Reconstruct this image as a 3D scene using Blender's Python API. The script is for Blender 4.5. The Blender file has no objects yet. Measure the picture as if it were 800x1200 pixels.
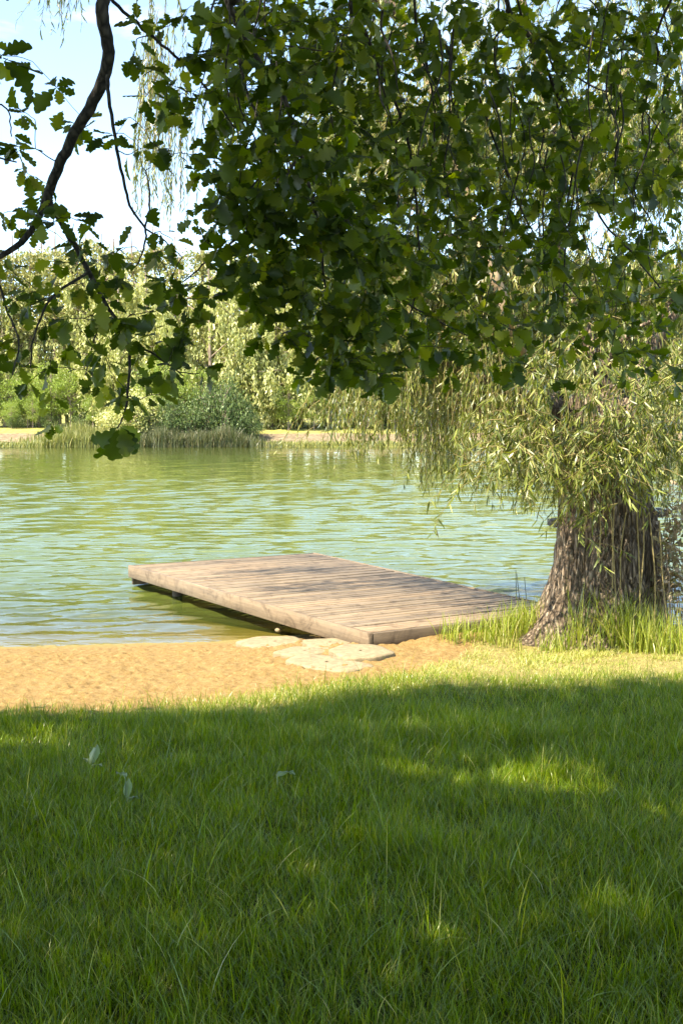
import bpy, math, random
import numpy as np
from mathutils import Vector

SC = bpy.context.scene
COL = SC.collection
rng = np.random.default_rng(11)
random.seed(11)
R = math.radians

# ------------------------------------------------------------------ camera model
F, HOR, H = 1300.0, 503.0, 2.03            # focal length in photo pixels, horizon row, eye height over the water
PITCH = math.atan((600 - HOR) / F)
CP, SP = math.cos(PITCH), math.sin(PITCH)

def at(px, py, Y):
    """world point seen at photo pixel (px,py) at forward distance Y"""
    a = (px - 400) / F; b = (600 - py) / F
    fw = CP + b * SP; up = -SP + b * CP
    t = Y / fw
    return np.array([a * t, Y, H + up * t])

def proj(P):
    P = np.asarray(P, float)
    z = P[..., 2] - H; y = P[..., 1]
    fw = y * CP - z * SP; up = y * SP + z * CP
    fw = np.where(fw < 1e-3, 1e-3, fw)
    return 400 + F * P[..., 0] / fw, 600 - F * up / fw

SUN = np.array([-.50, -.35, .80]); SUN /= np.linalg.norm(SUN)   # towards the sun

# ------------------------------------------------------------------ numpy noise
def vnoise(x, y, scale, seed=0):
    x = np.asarray(x, float) / scale + seed * 17.31; y = np.asarray(y, float) / scale + seed * 5.77
    xi = np.floor(x); yi = np.floor(y); fx = x - xi; fy = y - yi
    fx = fx * fx * (3 - 2 * fx); fy = fy * fy * (3 - 2 * fy)
    def h(i, j):
        v = np.sin(i * 127.1 + j * 311.7 + seed * 74.7) * 43758.5453
        return v - np.floor(v)
    return (h(xi, yi) * (1 - fx) + h(xi + 1, yi) * fx) * (1 - fy) + (h(xi, yi + 1) * (1 - fx) + h(xi + 1, yi + 1) * fx) * fy

def fbm(x, y, scale, seed=0, o=3):
    s = 0; a = 1; t = 0
    for k in range(o):
        s = s + a * vnoise(x, y, scale / 2 ** k, seed + k); t += a; a *= .5
    return s / t

# ------------------------------------------------------------------ mesh helpers
class MB:
    """collects quads"""
    def __init__(s): s.v = []; s.f = []; s.n = 0
    def add(s, v, f):
        v = np.asarray(v, float).reshape(-1, 3); f = np.asarray(f, np.int64).reshape(-1, 4)
        s.v.append(v); s.f.append(f + s.n); s.n += len(v)
    def arrays(s):
        return np.concatenate(s.v), np.concatenate(s.f)
    def box(s, c, sx, sy, sz, ux=(1, 0, 0), uy=(0, 1, 0), uz=(0, 0, 1)):
        c = np.asarray(c, float); ux, uy, uz = (np.asarray(u, float) for u in (ux, uy, uz))
        v = [c + ux * sx / 2 * i + uy * sy / 2 * j + uz * sz / 2 * k for i in (-1, 1) for j in (-1, 1) for k in (-1, 1)]
        s.add(v, [(0, 1, 3, 2), (4, 6, 7, 5), (0, 4, 5, 1), (2, 3, 7, 6), (0, 2, 6, 4), (1, 5, 7, 3)])
    def tube(s, pts, rad, n=6):
        P = np.asarray(pts, float); m = len(P)
        rad = np.broadcast_to(np.asarray(rad, float), (m,))
        T = np.gradient(P, axis=0); T /= np.linalg.norm(T, axis=1)[:, None] + 1e-9
        a = np.array([0, 0, 1.]) if abs(T[0, 2]) < .9 else np.array([1., 0, 0])
        U = np.zeros_like(P); u = np.cross(T[0], a); u /= np.linalg.norm(u)
        for i in range(m):
            u = u - T[i] * (u @ T[i]); u /= np.linalg.norm(u) + 1e-9; U[i] = u
        W = np.cross(T, U)
        ang = np.arange(n) * 2 * math.pi / n
        v = P[:, None] + rad[:, None, None] * (np.cos(ang)[None, :, None] * U[:, None] + np.sin(ang)[None, :, None] * W[:, None])
        i = np.arange(m - 1)[:, None] * n; j = np.arange(n)[None]; j2 = (j + 1) % n
        f = np.stack([i + j, i + j2, i + n + j2, i + n + j], -1).reshape(-1, 4)
        s.add(v.reshape(-1, 3), f)

def mesh(name, v, f, mat, smooth=False):
    me = bpy.data.meshes.new(name)
    v = np.ascontiguousarray(v, np.float32); f = np.ascontiguousarray(f, np.int32)
    k = f.shape[1]
    me.vertices.add(len(v)); me.vertices.foreach_set('co', v.ravel())
    me.loops.add(f.size); me.loops.foreach_set('vertex_index', f.ravel())
    me.polygons.add(len(f)); me.polygons.foreach_set('loop_start', np.arange(len(f), dtype=np.int32) * k)
    if smooth: me.polygons.foreach_set('use_smooth', np.ones(len(f), bool))
    me.update(calc_edges=True); me.validate()
    if mat: me.materials.append(mat)
    return me

def obj(name, me, parent=None, loc=None):
    o = bpy.data.objects.new(name, me); COL.objects.link(o)
    if parent: o.parent = parent
    if loc is not None: o.location = loc
    return o

def build(name, mb, mat, parent=None, smooth=False, loc=None):
    v, f = mb.arrays()
    if loc is not None: v = v - np.asarray(loc)
    elif parent is not None: v = v - np.array(parent.location)
    return obj(name, mesh(name, v, f, mat, smooth), parent, loc)

def tag(o, label=None, cat=None, group=None, kind=None):
    if label: o['label'] = label
    if cat: o['category'] = cat
    if group: o['group'] = group
    if kind: o['kind'] = kind
    return o

def empty(name, loc, label, cat, group=None):
    o = bpy.data.objects.new(name, None); COL.objects.link(o); o.location = [float(c) for c in loc]
    o.empty_display_size = .2
    return tag(o, label, cat, group)

def bevel(o, w, seg=2):
    m = o.modifiers.new('bevel', 'BEVEL'); m.width = w; m.segments = seg; m.limit_method = 'ANGLE'; m.angle_limit = R(40)

def unit(a): return a / (np.linalg.norm(a, axis=-1, keepdims=True) + 1e-9)

def scatter(mb, tv, tf, pos, along, nrm, scale):
    """copies of a leaf template (x = side, y = along, z = out of the blade)"""
    A = unit(along); Z = unit(nrm - A * np.sum(nrm * A, 1, keepdims=True)); S = np.cross(A, Z)
    sc = np.asarray(scale, float)
    if sc.ndim == 1: sc = np.stack([sc] * 3, 1)
    v = pos[:, None] + tv[None, :, 0:1] * S[:, None] * sc[:, None, 0:1] + tv[None, :, 1:2] * A[:, None] * sc[:, None, 1:2] + tv[None, :, 2:3] * Z[:, None] * sc[:, None, 2:3]
    n = len(tv); N = len(pos)
    f = (tf[None] + (np.arange(N) * n)[:, None, None]).reshape(-1, 4)
    mb.add(v.reshape(-1, 3), f)

# ------------------------------------------------------------------ materials
def new_mat(name):
    m = bpy.data.materials.new(name); m.use_nodes = True
    nt = m.node_tree; nt.nodes.clear()
    out = nt.nodes.new('ShaderNodeOutputMaterial')
    return m, nt, out

def N(nt, typ, **kw):
    n = nt.nodes.new(typ)
    for k, v in kw.items():
        if k in n.inputs.keys() if isinstance(k, str) else False: n.inputs[k].default_value = v
        else: setattr(n, k, v)
    return n

def ramp(nt, fac, stops, interp='LINEAR'):
    n = nt.nodes.new('ShaderNodeValToRGB'); cr = n.color_ramp; cr.interpolation = interp
    while len(cr.elements) > 1: cr.elements.remove(cr.elements[-1])
    cr.elements[0].position = stops[0][0]; cr.elements[0].color = (*stops[0][1], 1)
    for p, c in stops[1:]:
        e = cr.elements.new(p); e.color = (*c, 1)
    nt.links.new(fac, n.inputs[0]); return n.outputs[0]

def mixc(nt, fac, a, b, mode='MIX'):
    n = nt.nodes.new('ShaderNodeMix'); n.data_type = 'RGBA'; n.blend_type = mode
    for val, i in ((fac, 0), (a, 6), (b, 7)):
        if hasattr(val, 'is_output'): nt.links.new(val, n.inputs[i])
        elif i == 0: n.inputs[0].default_value = val
        else: n.inputs[i].default_value = (*val, 1)
    return n.outputs[2]

def math_(nt, op, a, b=0.0, c=0.0, clamp=False):
    n = nt.nodes.new('ShaderNodeMath'); n.operation = op; n.use_clamp = clamp
    for i, v in enumerate((a, b, c)):
        if hasattr(v, 'is_output'): nt.links.new(v, n.inputs[i])
        else: n.inputs[i].default_value = v
    return n.outputs[0]

def leaf_mat(name, stops, trans, tint, gloss=.06, rough=.4):
    """thin leaf: diffuse front, light through the blade, waxy gloss; every leaf its own tone"""
    m, nt, out = new_mat(name); L = nt.links.new
    geo = nt.nodes.new('ShaderNodeNewGeometry')
    col = ramp(nt, geo.outputs['Random Per Island'], stops)
    d = nt.nodes.new('ShaderNodeBsdfDiffuse'); L(col, d.inputs[0])
    t = nt.nodes.new('ShaderNodeBsdfTranslucent'); L(mixc(nt, 1.0, col, tint, 'MULTIPLY'), t.inputs[0])
    mx = nt.nodes.new('ShaderNodeMixShader'); mx.inputs[0].default_value = trans; L(d.outputs[0], mx.inputs[1]); L(t.outputs[0], mx.inputs[2])
    g = nt.nodes.new('ShaderNodeBsdfGlossy'); g.inputs['Roughness'].default_value = rough; g.inputs[0].default_value = (1, 1, 1, 1)
    fr = nt.nodes.new('ShaderNodeLayerWeight'); fr.inputs[0].default_value = .25
    ff = math_(nt, 'MULTIPLY_ADD', fr.outputs['Fresnel'], .5, gloss * .4)
    ff = math_(nt, 'MINIMUM', ff, gloss * 3)
    m2 = nt.nodes.new('ShaderNodeMixShader'); L(ff, m2.inputs[0]); L(mx.outputs[0], m2.inputs[1]); L(g.outputs[0], m2.inputs[2])
    L(m2.outputs[0], out.inputs[0]); return m

def bark_mat(name, c1, c2, scale=(9, 9, 2.2), bump=.5, dist=.03):
    m, nt, out = new_mat(name); L = nt.links.new
    tc = nt.nodes.new('ShaderNodeTexCoord'); mp = nt.nodes.new('ShaderNodeMapping'); mp.inputs['Scale'].default_value = scale
    L(tc.outputs['Object'], mp.inputs[0])
    n1 = N(nt, 'ShaderNodeTexNoise', Scale=1.6, Detail=8.0, Roughness=.65, Distortion=.6); L(mp.outputs[0], n1.inputs['Vector'])
    v = nt.nodes.new('ShaderNodeTexVoronoi'); v.feature = 'DISTANCE_TO_EDGE'; v.inputs['Scale'].default_value = 1.7
    L(mixc(nt, .25, mp.outputs[0], n1.outputs['Color'], 'ADD'), v.inputs['Vector'])
    h = math_(nt, 'ADD', math_(nt, 'MULTIPLY', math_(nt, 'MINIMUM', v.outputs[0], .35), 1.8), math_(nt, 'MULTIPLY', n1.outputs[0], .6))
    col = ramp(nt, h, [(.25, tuple(c * .35 for c in c1)), (.5, c1), (.95, c2)])
    b = N(nt, 'ShaderNodeBump', Strength=bump, Distance=dist); L(h, b.inputs['Height'])
    p = nt.nodes.new('ShaderNodeBsdfPrincipled'); p.inputs['Roughness'].default_value = .9
    L(col, p.inputs['Base Color']); L(b.outputs[0], p.inputs['Normal']); L(p.outputs[0], out.inputs[0]); return m

def plain_mat(name, c1, c2, scale=8, rough=.85, bump=.2, dist=.01, stretch=(1, 1, 1)):
    m, nt, out = new_mat(name); L = nt.links.new
    tc = nt.nodes.new('ShaderNodeTexCoord'); mp = nt.nodes.new('ShaderNodeMapping'); mp.inputs['Scale'].default_value = stretch
    L(tc.outputs['Object'], mp.inputs[0])
    n1 = N(nt, 'ShaderNodeTexNoise', Scale=scale, Detail=8.0, Roughness=.65); L(mp.outputs[0], n1.inputs['Vector'])
    col = ramp(nt, n1.outputs[0], [(.3, c1), (.7, c2)])
    b = N(nt, 'ShaderNodeBump', Strength=bump, Distance=dist); L(n1.outputs[0], b.inputs['Height'])
    p = nt.nodes.new('ShaderNodeBsdfPrincipled'); p.inputs['Roughness'].default_value = rough
    L(col, p.inputs['Base Color']); L(b.outputs[0], p.inputs['Normal']); L(p.outputs[0], out.inputs[0]); return m

M = {}
M['oak_leaf'] = leaf_mat('oak_leaf', [(0, (.024, .048, .004)), (.4, (.054, .088, .007)), (.8, (.10, .14, .011)), (1, (.18, .20, .028))], .62, (1.9, 1.9, .35), .02, .42)
M['willow_leaf'] = leaf_mat('willow_leaf', [(0, (.055, .085, .008)), (.5, (.125, .165, .018)), (.85, (.23, .265, .04)), (1, (.42, .43, .15))], .38, (1.3, 1.25, .5), .06, .42)
M['grass'] = leaf_mat('grass_blade', [(0, (.078, .145, .003)), (.45, (.138, .235, .004)), (.8, (.205, .29, .012)), (.95, (.32, .34, .03)), (1, (.46, .42, .16))], .52, (1.3, 1.2, .3), .014, .28)
M['sun_tint_dry_grass'] = leaf_mat('sun_tint_dry_blade', [(0, (.18, .24, .03)), (.4, (.32, .36, .06)), (.75, (.44, .43, .11)), (1, (.56, .50, .24))], .4, (1.2, 1.15, .6), .03, .4)  # drying grass tones, raised paler to paint in the sunlit strip
M['tall_grass'] = leaf_mat('tall_grass_blade', [(0, (.16, .23, .02)), (.5, (.27, .34, .04)), (.85, (.38, .40, .08)), (1, (.50, .45, .20))], .42, (1.2, 1.15, .5), .03, .35)
M['far_pale'] = leaf_mat('far_pale_leaf', [(0, (.24, .27, .065)), (.5, (.40, .42, .14)), (1, (.58, .58, .28))], .35, (1.1, 1.1, .7), .03, .5)
M['far_green'] = leaf_mat('far_green_leaf', [(0, (.11, .18, .025)), (.5, (.22, .32, .045)), (1, (.34, .42, .09))], .4, (1.2, 1.2, .6), .03, .5)
M['far_dark'] = leaf_mat('far_dark_leaf', [(0, (.035, .065, .018)), (.5, (.075, .125, .032)), (1, (.18, .25, .075))], .25, (1.2, 1.2, .6), .03, .5)
M['pine_needle'] = leaf_mat('pine_needle', [(0, (.13, .15, .045)), (.5, (.26, .27, .09)), (1, (.40, .38, .16))], .3, (1.1, 1.1, .6), .03, .5)
M['reed'] = leaf_mat('reed_leaf', [(0, (.14, .17, .04)), (.6, (.24, .26, .07)), (1, (.38, .36, .14))], .3, (1.1, 1.1, .6), .04, .5)
M['dark_reed'] = leaf_mat('dark_reed_leaf', [(0, (.05, .07, .02)), (.6, (.10, .12, .045)), (1, (.20, .18, .09))], .3, (1.1, 1.1, .6), .04, .5)
M['dry_leaf'] = leaf_mat('dry_leaf', [(0, (.22, .16, .09)), (.5, (.33, .26, .16)), (.75, (.16, .19, .05)), (1, (.44, .38, .26))], .3, (1.1, 1.0, .8), .04, .5)
M['weed_leaf'] = leaf_mat('weed_leaf', [(0, (.15, .21, .10)), (1, (.30, .36, .22))], .3, (1.1, 1.2, .5), .05, .35)
M['oak_bark'] = bark_mat('oak_bark', (.030, .024, .019), (.075, .062, .05), (30, 30, 14), .6, .01)
M['willow_bark'] = bark_mat('willow_bark', (.12, .085, .054), (.32, .25, .175), (16, 16, 3.0), .9, .04)
M['willow_limb'] = plain_mat('willow_limb', (.20, .14, .08), (.36, .27, .16), 7, .85, .5, .01, (3, 3, 1))
M['willow_twig'] = plain_mat('willow_twig', (.16, .13, .05), (.28, .22, .09), 20)
M['far_bark'] = plain_mat('far_bark', (.16, .12, .09), (.32, .25, .19), 1.5)
M['pine_bark'] = plain_mat('pine_bark', (.17, .12, .085), (.30, .22, .16), 1.5)

# ------------------------------------------------------------------ ground, sand, lake bed, far bank
def shore_y(x):
    x = np.asarray(x, float)
    b = np.interp(x, [-60, -8, -3.2, -1.2, -.5, .6, 1.6, 2.6, 3.4, 5, 60], [8.5, 9.9, 10.28, 10.5, 10.85, 11.2, 11.15, 11.45, 11.5, 11.6, 13])
    return b + .10 * (fbm(x, x * 0 + 3, .9, 5) - .5)
def grass_y(x):
    """the edge where lawn gives way to sand"""
    x = np.asarray(x, float)
    return np.interp(x, [-40, -6, -2.2, -1.5, -.95, -.45, 0, .5, .85, 1.15, 1.45, 2.0, 40], [6.4, 6.5, 6.78, 6.95, 7.15, 7.5, 7.85, 8.2, 8.75, 9.5, 10.4, 12.5, 30])
def shade_edge(x): return np.interp(x, [-6, -3, -1.6, -.9, -.3, .1, .6, 1.2, 2, 3, 6], [7.1, 7.14, 7.12, 6.95, 7.0, 7.5, 7.8, 7.85, 7.9, 7.95, 8.0])
FARY = 126.5
def far_shore(x): return FARY + 2.0 * np.sin(np.asarray(x, float) / 23.) * .4 + 1.0 * (fbm(x, np.asarray(x) * 0, 6., 9) - .5)

def ground_z(x, y):
    x = np.asarray(x, float); y = np.asarray(y, float)
    d = shore_y(x) - y
    near = np.where(d > 0, .068 * d - .0011 * np.clip(d, 0, 20) ** 2, np.maximum(.085 * d, -1.6))
    e = y - far_shore(x)
    far = np.where(e > 0, np.minimum(.35, .22 * e) + .19 * np.clip(e - 1.2, 0, 9) + .03 * np.clip(e - 10, 0, 400), np.maximum(.1 * e, -1.6))
    cu, su = math.cos(.555), math.sin(.555)
    u = (x - .235) * cu + (y - 9.40) * su; v = -(x - .235) * su + (y - 9.40) * cu
    near = near + .10 * np.clip(1 + v / .6, 0, 1) * np.clip((u - .25) / .3, 0, 1) * (v < .02) * np.clip((3.4 - u) / .5, 0, 1)
    near = near + .075 * np.exp(-((u + .05) / .5) ** 2 - ((v - .05) / .55) ** 2) * (1 - np.clip((u - .25) / .3, 0, 1) * (v < .02))
    z = np.where(y < 60, near, far)
    return z

def axis(segs):
    a = [np.arange(s, e, st) for s, e, st in segs]
    return np.concatenate(a + [[segs[-1][1]]])
gx = axis([(-900, -300, 100), (-300, -60, 20), (-60, -8, 2), (-8, -3.6, .2), (-3.6, 2.4, .022), (2.4, 6, .12), (6, 60, 2), (60, 300, 20), (300, 900, 100)])
gy = axis([(-40, 0, 2), (0, 6.2, .12), (6.2, 11.4, .022), (11.4, 18, .3), (18, 120, 4), (120, 150, .6), (150, 300, 10), (300, 1500, 100)])
def grid(xs, ys):
    X, Y = np.meshgrid(xs, ys)
    nx, ny = len(xs), len(ys)
    i = np.arange(ny - 1)[:, None] * nx; j = np.arange(nx - 1)[None]
    f = np.stack([i + j, i + j + 1, i + nx + j + 1, i + nx + j], -1).reshape(-1, 4)
    return X.ravel(), Y.ravel(), f
X, Y, f = grid(gx, gy)
Z = ground_z(X, Y)
edge = grass_y(X) + .22 * (fbm(X, Y, .45, 21) - .5)
lawn = 1 / (1 + np.exp((Y - edge) / .05))
dshore = shore_y(X) - Y
dense = (np.abs(X + .6) < 3.0) & (Y > 6.2) & (Y < 11.4)
sandy = (1 - lawn) * np.clip((dshore + .3) / .5, 0, 1) * dense
lump = (fbm(X, Y, .05, 31, 2) ** 2) * .034 + fbm(X, Y, .5, 41, 2) * .03 - .022 + .024 * np.clip(vnoise(X, Y, .045, 77) - .72, 0, 1) / .28
Z = Z + sandy * lump * np.clip(.35 + dshore * .8, .2, 1) + lawn * (Y < 60) * .05 * (fbm(X, Y, .8, 51) - .5)
M_ground, nt, out = new_mat('ground'); L = nt.links.new
aL = nt.nodes.new('ShaderNodeAttribute'); aL.attribute_name = 'lawn'
aF = nt.nodes.new('ShaderNodeAttribute'); aF.attribute_name = 'far_grass'
aW = nt.nodes.new('ShaderNodeAttribute'); aW.attribute_name = 'wet'
tc = nt.nodes.new('ShaderNodeTexCoord')
n1 = N(nt, 'ShaderNodeTexNoise', Scale=22., Detail=9., Roughness=.72); L(tc.outputs['Object'], n1.inputs['Vector'])
n2 = N(nt, 'ShaderNodeTexNoise', Scale=2.3, Detail=5.); L(tc.outputs['Object'], n2.inputs['Vector'])
sand = ramp(nt, n1.outputs[0], [(.28, (.10, .058, .022)), (.5, (.21, .14, .058)), (.72, (.30, .215, .105))])
n4 = N(nt, 'ShaderNodeTexNoise', Scale=85., Detail=6., Roughness=.75); L(tc.outputs['Object'], n4.inputs['Vector'])
sand = mixc(nt, math_(nt, 'MULTIPLY', n2.outputs[0], .5), sand, (.21, .14, .056))
sand = mixc(nt, .75, sand, ramp(nt, n4.outputs[0], [(.34, (.5, .45, .4)), (.5, (1, 1, 1)), (.66, (1.3, 1.3, 1.25))]), 'MULTIPLY')
sand = mixc(nt, aW.outputs['Fac'], sand, (.20, .16, .06))
soil = ramp(nt, n1.outputs[0], [(.3, (.018, .024, .005)), (.7, (.045, .06, .012))])
fgr = ramp(nt, n2.outputs[0], [(.3, (.20, .22, .05)), (.7, (.34, .32, .10))])
aB = nt.nodes.new('ShaderNodeAttribute'); aB.attribute_name = 'bank'
aD = nt.nodes.new('ShaderNodeAttribute'); aD.attribute_name = 'dry'  # drying strip beyond the shade edge, sunlight painted in as a paler tone
litter = ramp(nt, n2.outputs[0], [(.35, (.12, .095, .06)), (.65, (.25, .195, .13))])
sand = mixc(nt, aB.outputs['Fac'], sand, litter)
sun_tint_thatch = ramp(nt, n1.outputs[0], [(.3, (.12, .10, .035)), (.7, (.30, .25, .10))])  # dry ground under the strip, its sunlight painted in as a paler tone
soil = mixc(nt, aD.outputs['Fac'], soil, sun_tint_thatch)
c = mixc(nt, aL.outputs['Fac'], sand, soil); c = mixc(nt, aF.outputs['Fac'], c, fgr)
bp = N(nt, 'ShaderNodeBump', Strength=.6, Distance=.012); L(n1.outputs[0], bp.inputs['Height'])
p = nt.nodes.new('ShaderNodeBsdfPrincipled'); p.inputs['Roughness'].default_value = .95; p.inputs['Specular IOR Level'].default_value = .08
L(c, p.inputs['Base Color']); L(bp.outputs[0], p.inputs['Normal']); L(p.outputs[0], out.inputs[0])
me = mesh('ground', np.stack([X, Y, Z], 1), f, M_ground, True)
def attr(me, name, v):
    a = me.attributes.new(name, 'FLOAT', 'POINT'); a.data.foreach_set('value', np.ascontiguousarray(v, np.float32))
attr(me, 'lawn', lawn * (Y < 60))
e = Y - far_shore(X)
fx, _ = proj(np.stack([X, Y, Z], 1))
fg = ((Y > 60) & ((e < 1.6 + 1.2 * fbm(X, Y, 3., 61)) | (e > 7.5))).astype(float) * np.clip(fbm(X, Y, 2.2, 63) * 2.2 - .2, 0, 1)
attr(me, 'far_grass', fg); attr(me, 'bank', (Y > 60) * 1.); attr(me, 'dry', np.clip((Y - shade_edge(X) + .5) / .8, 0, 1) * (Y < 60))  # paler ground follows the shade edge, sunlight put into its colour
attr(me, 'wet', np.clip(1 - (dshore - .04) / .22, 0, 1) * (Y < 60) + ((Y > 60) & (e < .3)) * 1.)
tag(obj('ground', me), kind='structure')

# ------------------------------------------------------------------ lake
fs = np.concatenate([[-60, -12, -4, -1.5, -.9], np.linspace(-.55, .55, 300), [.9, 1.5, 4, 12, 60]])
wy = axis([(8.3, 20, .05), (20, 45, .12), (45, 90, .2), (90, 133, .3)])
SX, Y, f = grid(fs, wy); X = SX * np.minimum(Y, 40) * np.where(np.abs(SX) < .6, np.maximum(Y, 40) / 40, 1)
WZ = np.zeros_like(X); wr = np.random.default_rng(5)
for lam, n_w, slope in ((.80, 7, .058), (.50, 10, .064), (.30, 14, .058), (.18, 9, .036)):
    for _ in range(n_w):
        l_ = lam * wr.uniform(.75, 1.3); th_ = math.pi / 2 + wr.normal(.10, .33 if lam > .4 else .55); k_ = 2 * math.pi / l_
        fade = np.clip(l_ / (Y * .0045 + .04) / 2.2 - .35, 0, 1)
        WZ += fade * slope / k_ / math.sqrt(n_w) * 1.4 * np.sin(k_ * (X * math.cos(th_) + Y * math.sin(th_)) + wr.uniform(0, 6.28) + .8 * fbm(X, Y, 6 * l_, int(wr.integers(99)), 2))
calm = .75 + .5 * fbm(X, Y, 5., 87, 2)
depth = np.clip(-ground_z(X, Y), 0, 3)
M_water, nt, out = new_mat('lake_water'); L = nt.links.new
ad = nt.nodes.new('ShaderNodeAttribute'); ad.attribute_name = 'depth'
tc = nt.nodes.new('ShaderNodeTexCoord')
def wave(sx, sy, rot, det, dist):
    mp = nt.nodes.new('ShaderNodeMapping'); mp.inputs['Scale'].default_value = (sx, sy, 1); mp.inputs['Rotation'].default_value = (0, 0, R(rot))
    L(tc.outputs['Object'], mp.inputs[0])
    n = N(nt, 'ShaderNodeTexNoise', Scale=1.0, Detail=det, Roughness=.5, Distortion=dist); n.noise_dimensions = '2D'
    L(mp.outputs[0], n.inputs['Vector']); return n.outputs[0]
h = math_(nt, 'MULTIPLY', wave(2.0, 6.0, 10, 2.0, .7), .006)
h = math_(nt, 'ADD', h, math_(nt, 'MULTIPLY', wave(5.0, 11., -12, 1.5, .5), .0016))
h = math_(nt, 'ADD', h, math_(nt, 'MULTIPLY', wave(.4, .9, 8, 1., .5), .011))
bp = N(nt, 'ShaderNodeBump', Strength=1.0, Distance=1.0); L(h, bp.inputs['Height'])
fr = N(nt, 'ShaderNodeFresnel', IOR=1.45); L(bp.outputs[0], fr.inputs['Normal'])
gl = nt.nodes.new('ShaderNodeBsdfGlossy'); gl.inputs['Roughness'].default_value = .015; L(bp.outputs[0], gl.inputs['Normal'])
df = nt.nodes.new('ShaderNodeBsdfDiffuse'); df.inputs[0].default_value = (.092, .122, .026, 1)
tr = nt.nodes.new('ShaderNodeBsdfTransparent'); tr.inputs[0].default_value = (.86, .88, .60, 1)
murk = math_(nt, 'SUBTRACT', 1.0, math_(nt, 'POWER', 2.718, math_(nt, 'MULTIPLY', ad.outputs['Fac'], -4.5)))
m1 = nt.nodes.new('ShaderNodeMixShader'); L(murk, m1.inputs[0]); L(tr.outputs[0], m1.inputs[1]); L(df.outputs[0], m1.inputs[2])
m2 = nt.nodes.new('ShaderNodeMixShader'); L(fr.outputs[0], m2.inputs[0]); L(m1.outputs[0], m2.inputs[1]); L(gl.outputs[0], m2.inputs[2])
L(m2.outputs[0], out.inputs[0])
me = mesh('lake_water', np.stack([X, Y, WZ * calm * np.clip((Y - shore_y(X)) / 2.5 + .12, 0.05, 1)], 1), f, M_water, True); attr(me, 'depth', depth)
tag(obj('lake_water', me), kind='structure')

# ------------------------------------------------------------------ jetty
DX, DY, DYAW, DL, DW, DZ = .235, 9.40, .555, 5.65, 2.78, .28
du = np.array([math.cos(DYAW), math.sin(DYAW), 0]); dv = np.array([-math.sin(DYAW), math.cos(DYAW), 0]); dw = np.array([0, 0, 1.])
A0 = np.array([DX, DY, 0.])
def wood_mat(name, across, board=0.0, grey=.5, dark=1.0):
    """weathered timber in the jetty's own axes; across: unit axis along the grain"""
    m, nt, out = new_mat(name); L = nt.links.new
    tc = nt.nodes.new('ShaderNodeTexCoord')
    sep = nt.nodes.new('ShaderNodeSeparateXYZ'); L(tc.outputs['Object'], sep.inputs[0])
    geo = nt.nodes.new('ShaderNodeNewGeometry')
    mp = nt.nodes.new('ShaderNodeMapping'); mp.inputs['Scale'].default_value = across; L(tc.outputs['Object'], mp.inputs[0])
    rnd = geo.outputs['Random Per Island']
    cmb = nt.nodes.new('ShaderNodeVectorMath'); cmb.operation = 'ADD'; L(mp.outputs[0], cmb.inputs[0])
    cx = nt.nodes.new('ShaderNodeCombineXYZ'); L(math_(nt, 'MULTIPLY', rnd, 37.), cx.inputs[0]); L(cx.outputs[0], cmb.inputs[1])
    n1 = N(nt, 'ShaderNodeTexNoise', Scale=1.0, Detail=8., Roughness=.7, Distortion=.3); L(cmb.outputs[0], n1.inputs['Vector'])
    n2 = N(nt, 'ShaderNodeTexNoise', Scale=1.6, Detail=4.); L(tc.outputs['Object'], n2.inputs['Vector'])
    col = ramp(nt, n1.outputs[0], [(.25, (.035, .025, .016)), (.46, (.145, .108, .066)), (.75, (.26, .208, .138))])
    tone = ramp(nt, rnd, [(0, (.55, .50, .46)), (.5, (.92, .88, .82)), (1, (1.25, 1.12, .98))])
    col = mixc(nt, 1.0, col, tone, 'MULTIPLY')
    col = mixc(nt, math_(nt, 'MULTIPLY', n2.outputs[0], grey), col, (.20, .172, .135))
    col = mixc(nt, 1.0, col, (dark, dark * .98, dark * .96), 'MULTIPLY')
    n3 = N(nt, 'ShaderNodeTexNoise', Scale=5.5, Detail=7., Roughness=.7, Distortion=.8); L(tc.outputs['Object'], n3.inputs['Vector'])
    stain = ramp(nt, n3.outputs[0], [(.36, (.42, .38, .34)), (.50, (1, 1, 1)), (.62, (1, 1, 1)), (.74, (1.35, 1.32, 1.25))])
    col = mixc(nt, .8, col, stain, 'MULTIPLY')
    b = N(nt, 'ShaderNodeBump', Strength=.5, Distance=.004); L(n1.outputs[0], b.inputs['Height'])
    p = nt.nodes.new('ShaderNodeBsdfPrincipled'); p.inputs['Roughness'].default_value = .8
    L(col, p.inputs['Base Color']); L(b.outputs[0], p.inputs['Normal']); L(p.outputs[0], out.inputs[0]); return m
M['deck'] = wood_mat('deck_boards', (2.2, 55, 55), grey=.45)
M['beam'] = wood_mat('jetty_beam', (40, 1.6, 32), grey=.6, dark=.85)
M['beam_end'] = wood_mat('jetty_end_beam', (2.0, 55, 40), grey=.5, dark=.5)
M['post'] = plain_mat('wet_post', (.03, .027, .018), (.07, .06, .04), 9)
jetty = empty('jetty', A0, 'weathered wooden jetty of narrow brown boards reaching from the sand over the water', 'jetty')
jetty.rotation_euler = (0, 0, DYAW)
def jpart(name, mb, mat, bev=0):
    v, f = mb.arrays(); o = obj(name, mesh(name, v, f, mat), jetty)
    if bev: bevel(o, bev, 1)
    return o
nb = 52; pitch_b = (DL - .10) / nb
mb = MB()
for k in range(nb):
    yy = .05 + (k + .5) * pitch_b; wk = DW - .40 * (1 - yy / DL)
    mb.box((wk / 2 + random.uniform(-.004, .004), yy + random.uniform(-.001, .001), DZ - .014 + random.uniform(-.003, .003)), wk - .09, pitch_b - .016, .028,
           (1, random.uniform(-.0012, .0012), random.uniform(-.0012, .0012)))
jpart('deck', mb, M['deck'], .003)
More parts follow.
